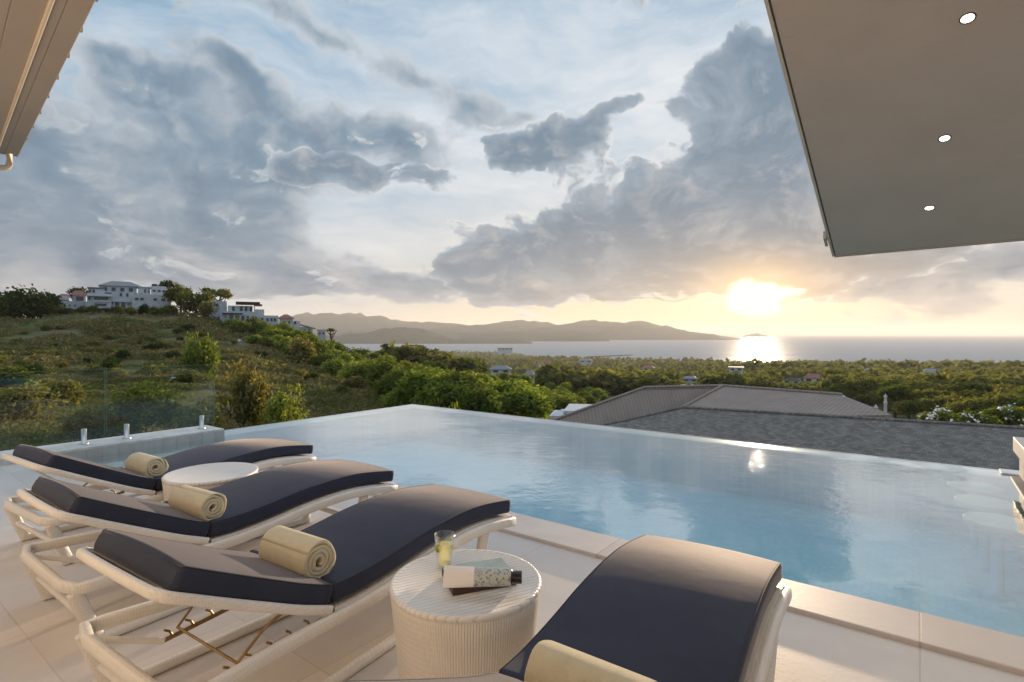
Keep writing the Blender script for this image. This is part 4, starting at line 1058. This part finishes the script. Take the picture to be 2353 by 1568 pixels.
# dark shingle roof
Rr=at(1570,937,25.9); R2=at(2353,985,20.2); R2=R2+(R2-Rr)*.35; P=at(1390,977,26.0)
nh=Vector((-.465,-.885,0)); drop=nh*4.6+Vector((0,0,-4.6*math.tan(R(27.5))))
hip=(P-Rr)*2.9
r=empty('house',(0,0,0),0,'house below the pool with a dark grey shingle roof','house')
roofplane('roof',"shingle_roof",Rr,R2,(hip,drop),r)
bk=Vector((.465,.885,0))*3.4+Vector((0,0,-2.6))
roofplane('roof',"shingle_roof",R2,Rr,(bk,bk+Vector((-1.0,1.2,-.4))),r)
b=MB(); b.tube([Rr+Vector((0,0,.02)),R2+Vector((0,0,.02))],.07,8); b.tube([Rr+Vector((0,0,.02)),Rr+hip+Vector((0,0,.02))],.07,8); b.build('ridge_cap',MATS['shingle_roof'],r)
b=MB(); c_=(Rr+R2)/2; ax=(R2-Rr).normalized(); L=(R2-Rr).length
Mw=Matrix((ax,Vector((-ax.y,ax.x,0)),Vector((0,0,1)))).transposed().to_4x4(); Mw.translation=Vector((c_.x,c_.y,0))
b.box(-L/2+.6,L/2-.6,-2.8,2.4,-9,-4.6,0,Mw); b.build('wall',MATS['cream_plaster'],r)
# brown tiled hip roof behind it
T1=at(1480,893,29.2); T2=at(1660,887,30.2); T1.z=T2.z=(T1.z+T2.z)/2; T3=at(1935,911,25.6); T3.z=T2.z+.02
hipb=at(1570,937,27.4)-T2; lo2=at(2010,966,23.4)-T3
r=empty('house',(0,0,0),0,'house below the pool with a brown tiled hip roof, behind the dark shingle one','house')
roofplane('roof',"brown_tile_roof",T2,T3,(hipb*1.5,lo2*1.5),r)
eav=at(1262,970,27.0)-T1
roofplane('roof',"brown_tile_roof",T1,T2,(eav*1.05,hipb*1.5),r)
bk=Vector((.55,.75,0))*3+Vector((0,0,-1.8))
roofplane('roof',"brown_tile_roof",T3,T2,(bk,bk+Vector((1,0,0))),r); roofplane('roof',"brown_tile_roof",T2,T1,(bk+Vector((1,0,0)),Vector((-1.5,2.5,-1.8))),r)
b=MB(); up=Vector((0,0,.04)); b.tube([T1+up,T2+up,T3+up],.075,8); b.tube([T2+up,T2+hipb*1.45+up],.085,8); b.tube([T1+up,T1+eav+up],.07,8); b.build('ridge_cap',MATS['brown_tile_roof'],r)
b=MB(); b.tube([T3+lo2*1.02,T3+lo2*1.02+Vector((0,0,.02))],.01,6)
b=MB(); Mw=Matrix.Translation(Vector((10.2,26.8,0)))@Matrix.Rotation(R(-42),4,'Z'); b.box(-4.2,3.6,-2.2,2.2,-10,-3.9,0,Mw); b.build('wall',MATS['cream_plaster'],r)
# small white terminals on that roof's edge
def finial(p,h,label,lean=.0):
    r=empty('roof_finial',p,0,label,'finial','white terminals on the tiled roof')
    b=MB(); b.lathe([(.07,-.5),(.07,.05),(.09,.07),(.09,.11),(.06,.14),(.052,h*.62),(.08,h*.7),(.08,h*.78),(.035,h*.9),(.014,h)],14); b.build('shaft',MATS['white_plaster'],r)
    b=MB(); b.box(-.14,.14,-.14,.14,-.55,-.501); b.build('base',MATS['white_plaster'],r)
finial(at(2012,957,23.2),.50,'taller white terminal at the lower right end of the tiled roof')
finial(at(2034,930,26.5),.52,'white terminal just right of and beyond the taller one')
finial(at(1938,921,25.4),.26,'short white terminal at the right end of the tiled ridge')
# flat white slab roofs at the left of it
r=empty('outbuilding',at(1335,940,34),R(-12),'low outbuilding with stepped flat white roofs left of the brown tiled roof','outbuilding')
b=MB(); b.box(-1.0,1.3,-1.0,2.4,-.16,.0); b.build('roof',MATS['white_plaster'],r)
b=MB(); b.box(-1.75,-.2,-1.9,.6,-.34,-.20); b.build('roof',MATS['white_plaster'],r)
b=MB(); b.box(-1.5,1.1,-.8,2.2,-6,-.345); b.build('wall',MATS['grey_plaster'],r)

# ------------------------------------------------------------------ villas on the hill
def villa(name,d,cx,label):
    X_=(cx-CX)/F*d; s=math.hypot(1,(cx-CX)/F)
    r=empty(name,(X_,d,ground(X_,d)),-math.atan2(X_,d),label,'villa'); r['d']=d; r['cx']=cx; return r
def vx(r,x): # across, in the villa's own frame
    d=r['d']; a=math.atan2((r['cx']-CX),F); t=math.tan(math.atan2(x-CX,F)-a); return t*d/cos(a)
def vz(r,y,x=None):
    d=r['d']; return EYE-(y-CY)/F*d-r.location.z
def blk(r,x0,x1,yt,yb,y0,dep,m='white_plaster',name='wall'):
    b=MB(); b.box(vx(r,x0),vx(r,x1),y0,y0+dep,vz(r,yb)-(3 if yb>=711 else 0),vz(r,yt)); return b.build(name,MATS[m],r)
def win(r,x0,x1,yt,yb,y0,m='window_glass',name='window'):
    b=MB(); b.box(vx(r,x0),vx(r,x1),y0-.12,y0-.01,vz(r,yb),vz(r,yt)); return b.build(name,MATS[m],r)
def hiproof(r,x0,x1,ye,yp,y0,dep,m,rl=.35,over=.5):
    a,c_=vx(r,x0)-over,vx(r,x1)+over; ze,zp=vz(r,ye),vz(r,yp); mid=(a+c_)/2; hl=(c_-a)/2*rl; ym=y0+dep/2
    b=MB(); b.add([(a,y0-over,ze),(c_,y0-over,ze),(c_,y0+dep+over,ze),(a,y0+dep+over,ze),(mid-hl,ym,zp),(mid+hl,ym,zp)],[(0,1,5,4),(1,2,5),(2,3,4,5),(3,0,4),(3,2,1,0)])
    return b.build('roof',MATS[m],r)
def flat(r,x0,x1,y,th,y0,dep,m,over=.4,name='roof'):
    b=MB(); z=vz(r,y); b.box(vx(r,x0)-over,vx(r,x1)+over,y0-over,y0+dep+over,z,z+th); return b.build(name,MATS[m],r)
v=villa('hill_villa',150,160,'white villa wing with small red roofs at the left end of the hilltop row')
blk(v,133,200,693,722,-2,8); blk(v,133,158,681,694,0,5.5); flat(v,133,157,693,.35,-.6,5,'red_tile_roof',.1)
blk(v,166,197,676,692,2,5,'grey_plaster'); hiproof(v,164,196,677,665,2,5,'red_tile_roof'); hiproof(v,134,160,682,675,.5,4.5,'red_tile_roof')
for x in (158,170,190): win(v,x,x+3,701,705,-2)
win(v,175,192,680,690,2)
b=MB(); b.box(vx(v,100),vx(v,132),-1,-.6,vz(v,724),vz(v,709)); b.build('garden_wall',MATS['grey_plaster'],v)
v=villa('hill_villa',150,285,'largest white villa with a hip roofed upper floor in the middle of the hilltop')
blk(v,200,256,677,722,-1,9); blk(v,256,345,672,718,0,9); blk(v,228,314,655,673,2,6.5); hiproof(v,232,322,657,644,2,6.5,'grey_roof',.42,.7)
blk(v,204,240,666,678,1,6); flat(v,203,238,665,.3,1,6,'grey_roof',.3)
blk(v,318,344,660,680,1,6); flat(v,318,346,659,.3,1,6,'white_plaster',.2)
win(v,203,208,684,692,-1); win(v,216,248,685,691,-1); win(v,218,244,700,705,-1); win(v,258,272,694,699,0)
for x in (275,290,308,322): win(v,x,x+5,674,682,0)
for x in (236,256,276,296): win(v,x,x+9,661,669,2)
for x in (331,341): win(v,x,x+3.5,663,672,1)
b=MB(); b.box(vx(v,214),vx(v,252),-1.25,-1.05,vz(v,697),vz(v,692)); b.build('balcony_rail',MATS['white_plaster'],v)
for y,x0,x1,y0 in ((694,256,345,0),(683,200,256,-1),(672.5,228,314,2)):
    b=MB(); b.box(vx(v,x0)-.2,vx(v,x1)+.2,y0-.9,y0-.003,vz(v,y)-.12,vz(v,y)+.12); b.build('cornice',MATS['white_plaster'],v)
for x in (262,276,290,304,318,332):
    b=MB(); b.box(vx(v,x)-.14,vx(v,x)+.14,-.8,-.5,vz(v,712),vz(v,694)-.121); b.build('column',MATS['white_plaster'],v)
for x in (264,279,307,322): win(v,x,x+8,698,709,0)
for x in (203,212): win(v,x,x+5,668,675,1)
v=villa('hill_villa',152,350,'white villa wing with a terrace at the right end of the hilltop row')
blk(v,346,382,657,682,1,7); blk(v,303,392,683,712,-2.5,6); flat(v,349,360,656,.5,1.5,3,'dark_roof',.1)
for x in (350,362,373): win(v,x,x+7,666,670,1)
for x in (310,322,352,370): win(v,x,x+8,687,692,-2.5)
b=MB(); b.box(vx(v,303),vx(v,392),-2.48,-2.3,vz(v,683)+.003,vz(v,679)); b.build('parapet',MATS['white_plaster'],v)
v=villa('hill_villa',146,550,'terraced white villa under a flat dark roof below the hilltop')
blk(v,462,520,692,716,3,6,'grey_plaster'); blk(v,523,580,703,722,0,7); flat(v,546,592,698,.45,-1,8,'dark_roof',.5); flat(v,586,600,701.5,.3,-1,6,'dark_roof',.2)
blk(v,506,594,722,760,-3,8); blk(v,594,638,725,760,-2,7); flat(v,512,556,723.5,.3,-4.2,1.0,'dark_roof',.1)
for x in (470,490): win(v,x,x+10,698,704,3)
for x in (533,551,562,573): win(v,x,x+6,705,715,0)
for x in (530,541,553): win(v,x,x+8,727,737,-3)
for x in (566,577): win(v,x,x+5,727,738,-3)
for x in (599,611,620,628): win(v,x,x+5,731,738,-2)
for x in (524,538,552):
    b=MB(); b.box(vx(v,x)-.15,vx(v,x)+.15,-4.1,-3.8,vz(v,745),vz(v,724)); b.build('post',MATS['white_plaster'],v)
b=MB(); b.box(vx(v,584)-.12,vx(v,584)+.12,-.6,-.36,vz(v,720),vz(v,702)); b.build('post',MATS['white_plaster'],v)
b=MB(); b.box(vx(v,510),vx(v,592),-2.95,-2.8,vz(v,722)+.003,vz(v,717)); b.build('parapet',MATS['white_plaster'],v)
blk(v,586,606,711,722.2,-1.5,4)
v=villa('hill_villa',158,656,'small white house under a dark red hip roof on the falling ridge')
blk(v,642,672,731,764,0,6); hiproof(v,642,671,732,722,0,6,'red_tile_roof',.2,.7); blk(v,672,690,738,764,1,5)
for x in (650,662,676): win(v,x,x+4,738,745,0 if x<670 else 1)
v=villa('hill_villa',164,702,'small white house with a slanting grey roof lower on the ridge')
blk(v,680,718,752,775,0,6); 
b=MB(); b.add([(vx(v,676),-.6,vz(v,742)),(vx(v,724),-.6,vz(v,754)),(vx(v,724),6.6,vz(v,754)),(vx(v,676),6.6,vz(v,742)),(vx(v,676),-.6,vz(v,745)),(vx(v,724),-.6,vz(v,757)),(vx(v,724),6.6,vz(v,757)),(vx(v,676),6.6,vz(v,745))],[(0,1,2,3),(7,6,5,4),(0,4,5,1),(1,5,6,2),(2,6,7,3),(3,7,4,0)]); b.build('roof',MATS['grey_roof'],v)
for x in (686,698,708): win(v,x,x+4,757,762,0)
v=villa('hill_villa',170,738,'last small white house at the foot of the ridge')
blk(v,729,748,760,782,0,5); flat(v,729,748,759.5,.3,0,5,'white_plaster',.2); win(v,733,736,764,769,0); win(v,741,744,764,769,0)

# pale rock slab lying on the slope
def rock(x,y,d,w,label):
    p=on(x,y,d); rg=random.Random(int(x)); bm=bmesh.new(); bmesh.ops.create_icosphere(bm,subdivisions=2,radius=1)
    for q in bm.verts: q.co=Vector((q.co.x*w*rg.uniform(.9,1.1),q.co.y*w*.6*rg.uniform(.85,1.1),q.co.z*w*.32*rg.uniform(.8,1.2)))
    me=bpy.data.meshes.new('boulder'); bm.to_mesh(me); bm.free(); me.materials.append(MATS['grey_plaster'])
    o=bpy.data.objects.new('boulder',me); C.objects.link(o); o.location=p+Vector((0,0,w*.25)); o.rotation_euler=(R(12),R(-14),rg.uniform(0,3)); tag(o,label,'boulder')
rock(412,884,60,1.3,'pale grey boulder slab on the slope beside the tall yellow green shrub')
rock(42,862,72,.9,'pale boulder on the slope near the left picture edge')
rock(549,708,120,.8,'small pale boulder high on the slope below the villas')

# ------------------------------------------------------------------ haze
def haze():
    b=MB(); b.box(-30000,30000,-30000,30000,-74,264); m=bpy.data.materials.new('haze_air'); m.use_nodes=True; k=NT(m.node_tree); m.node_tree.nodes.clear()
    out=k.new('ShaderNodeOutputMaterial'); v=k.new('ShaderNodeVolumePrincipled'); v.inputs['Color'].default_value=(1.0,.975,.94,1)
    v.inputs['Density'].default_value=HAZE; v.inputs['Anisotropy'].default_value=.25
    k.l.new(v.outputs[0],out.inputs['Volume']); o=b.build('haze',m); tag(o,None,None,kind='stuff'); o.display_type='WIRE'
HAZE=7.5e-5
haze()

for o in C.objects:
    for q in ('d','cx'):
        if q in o: del o[q]
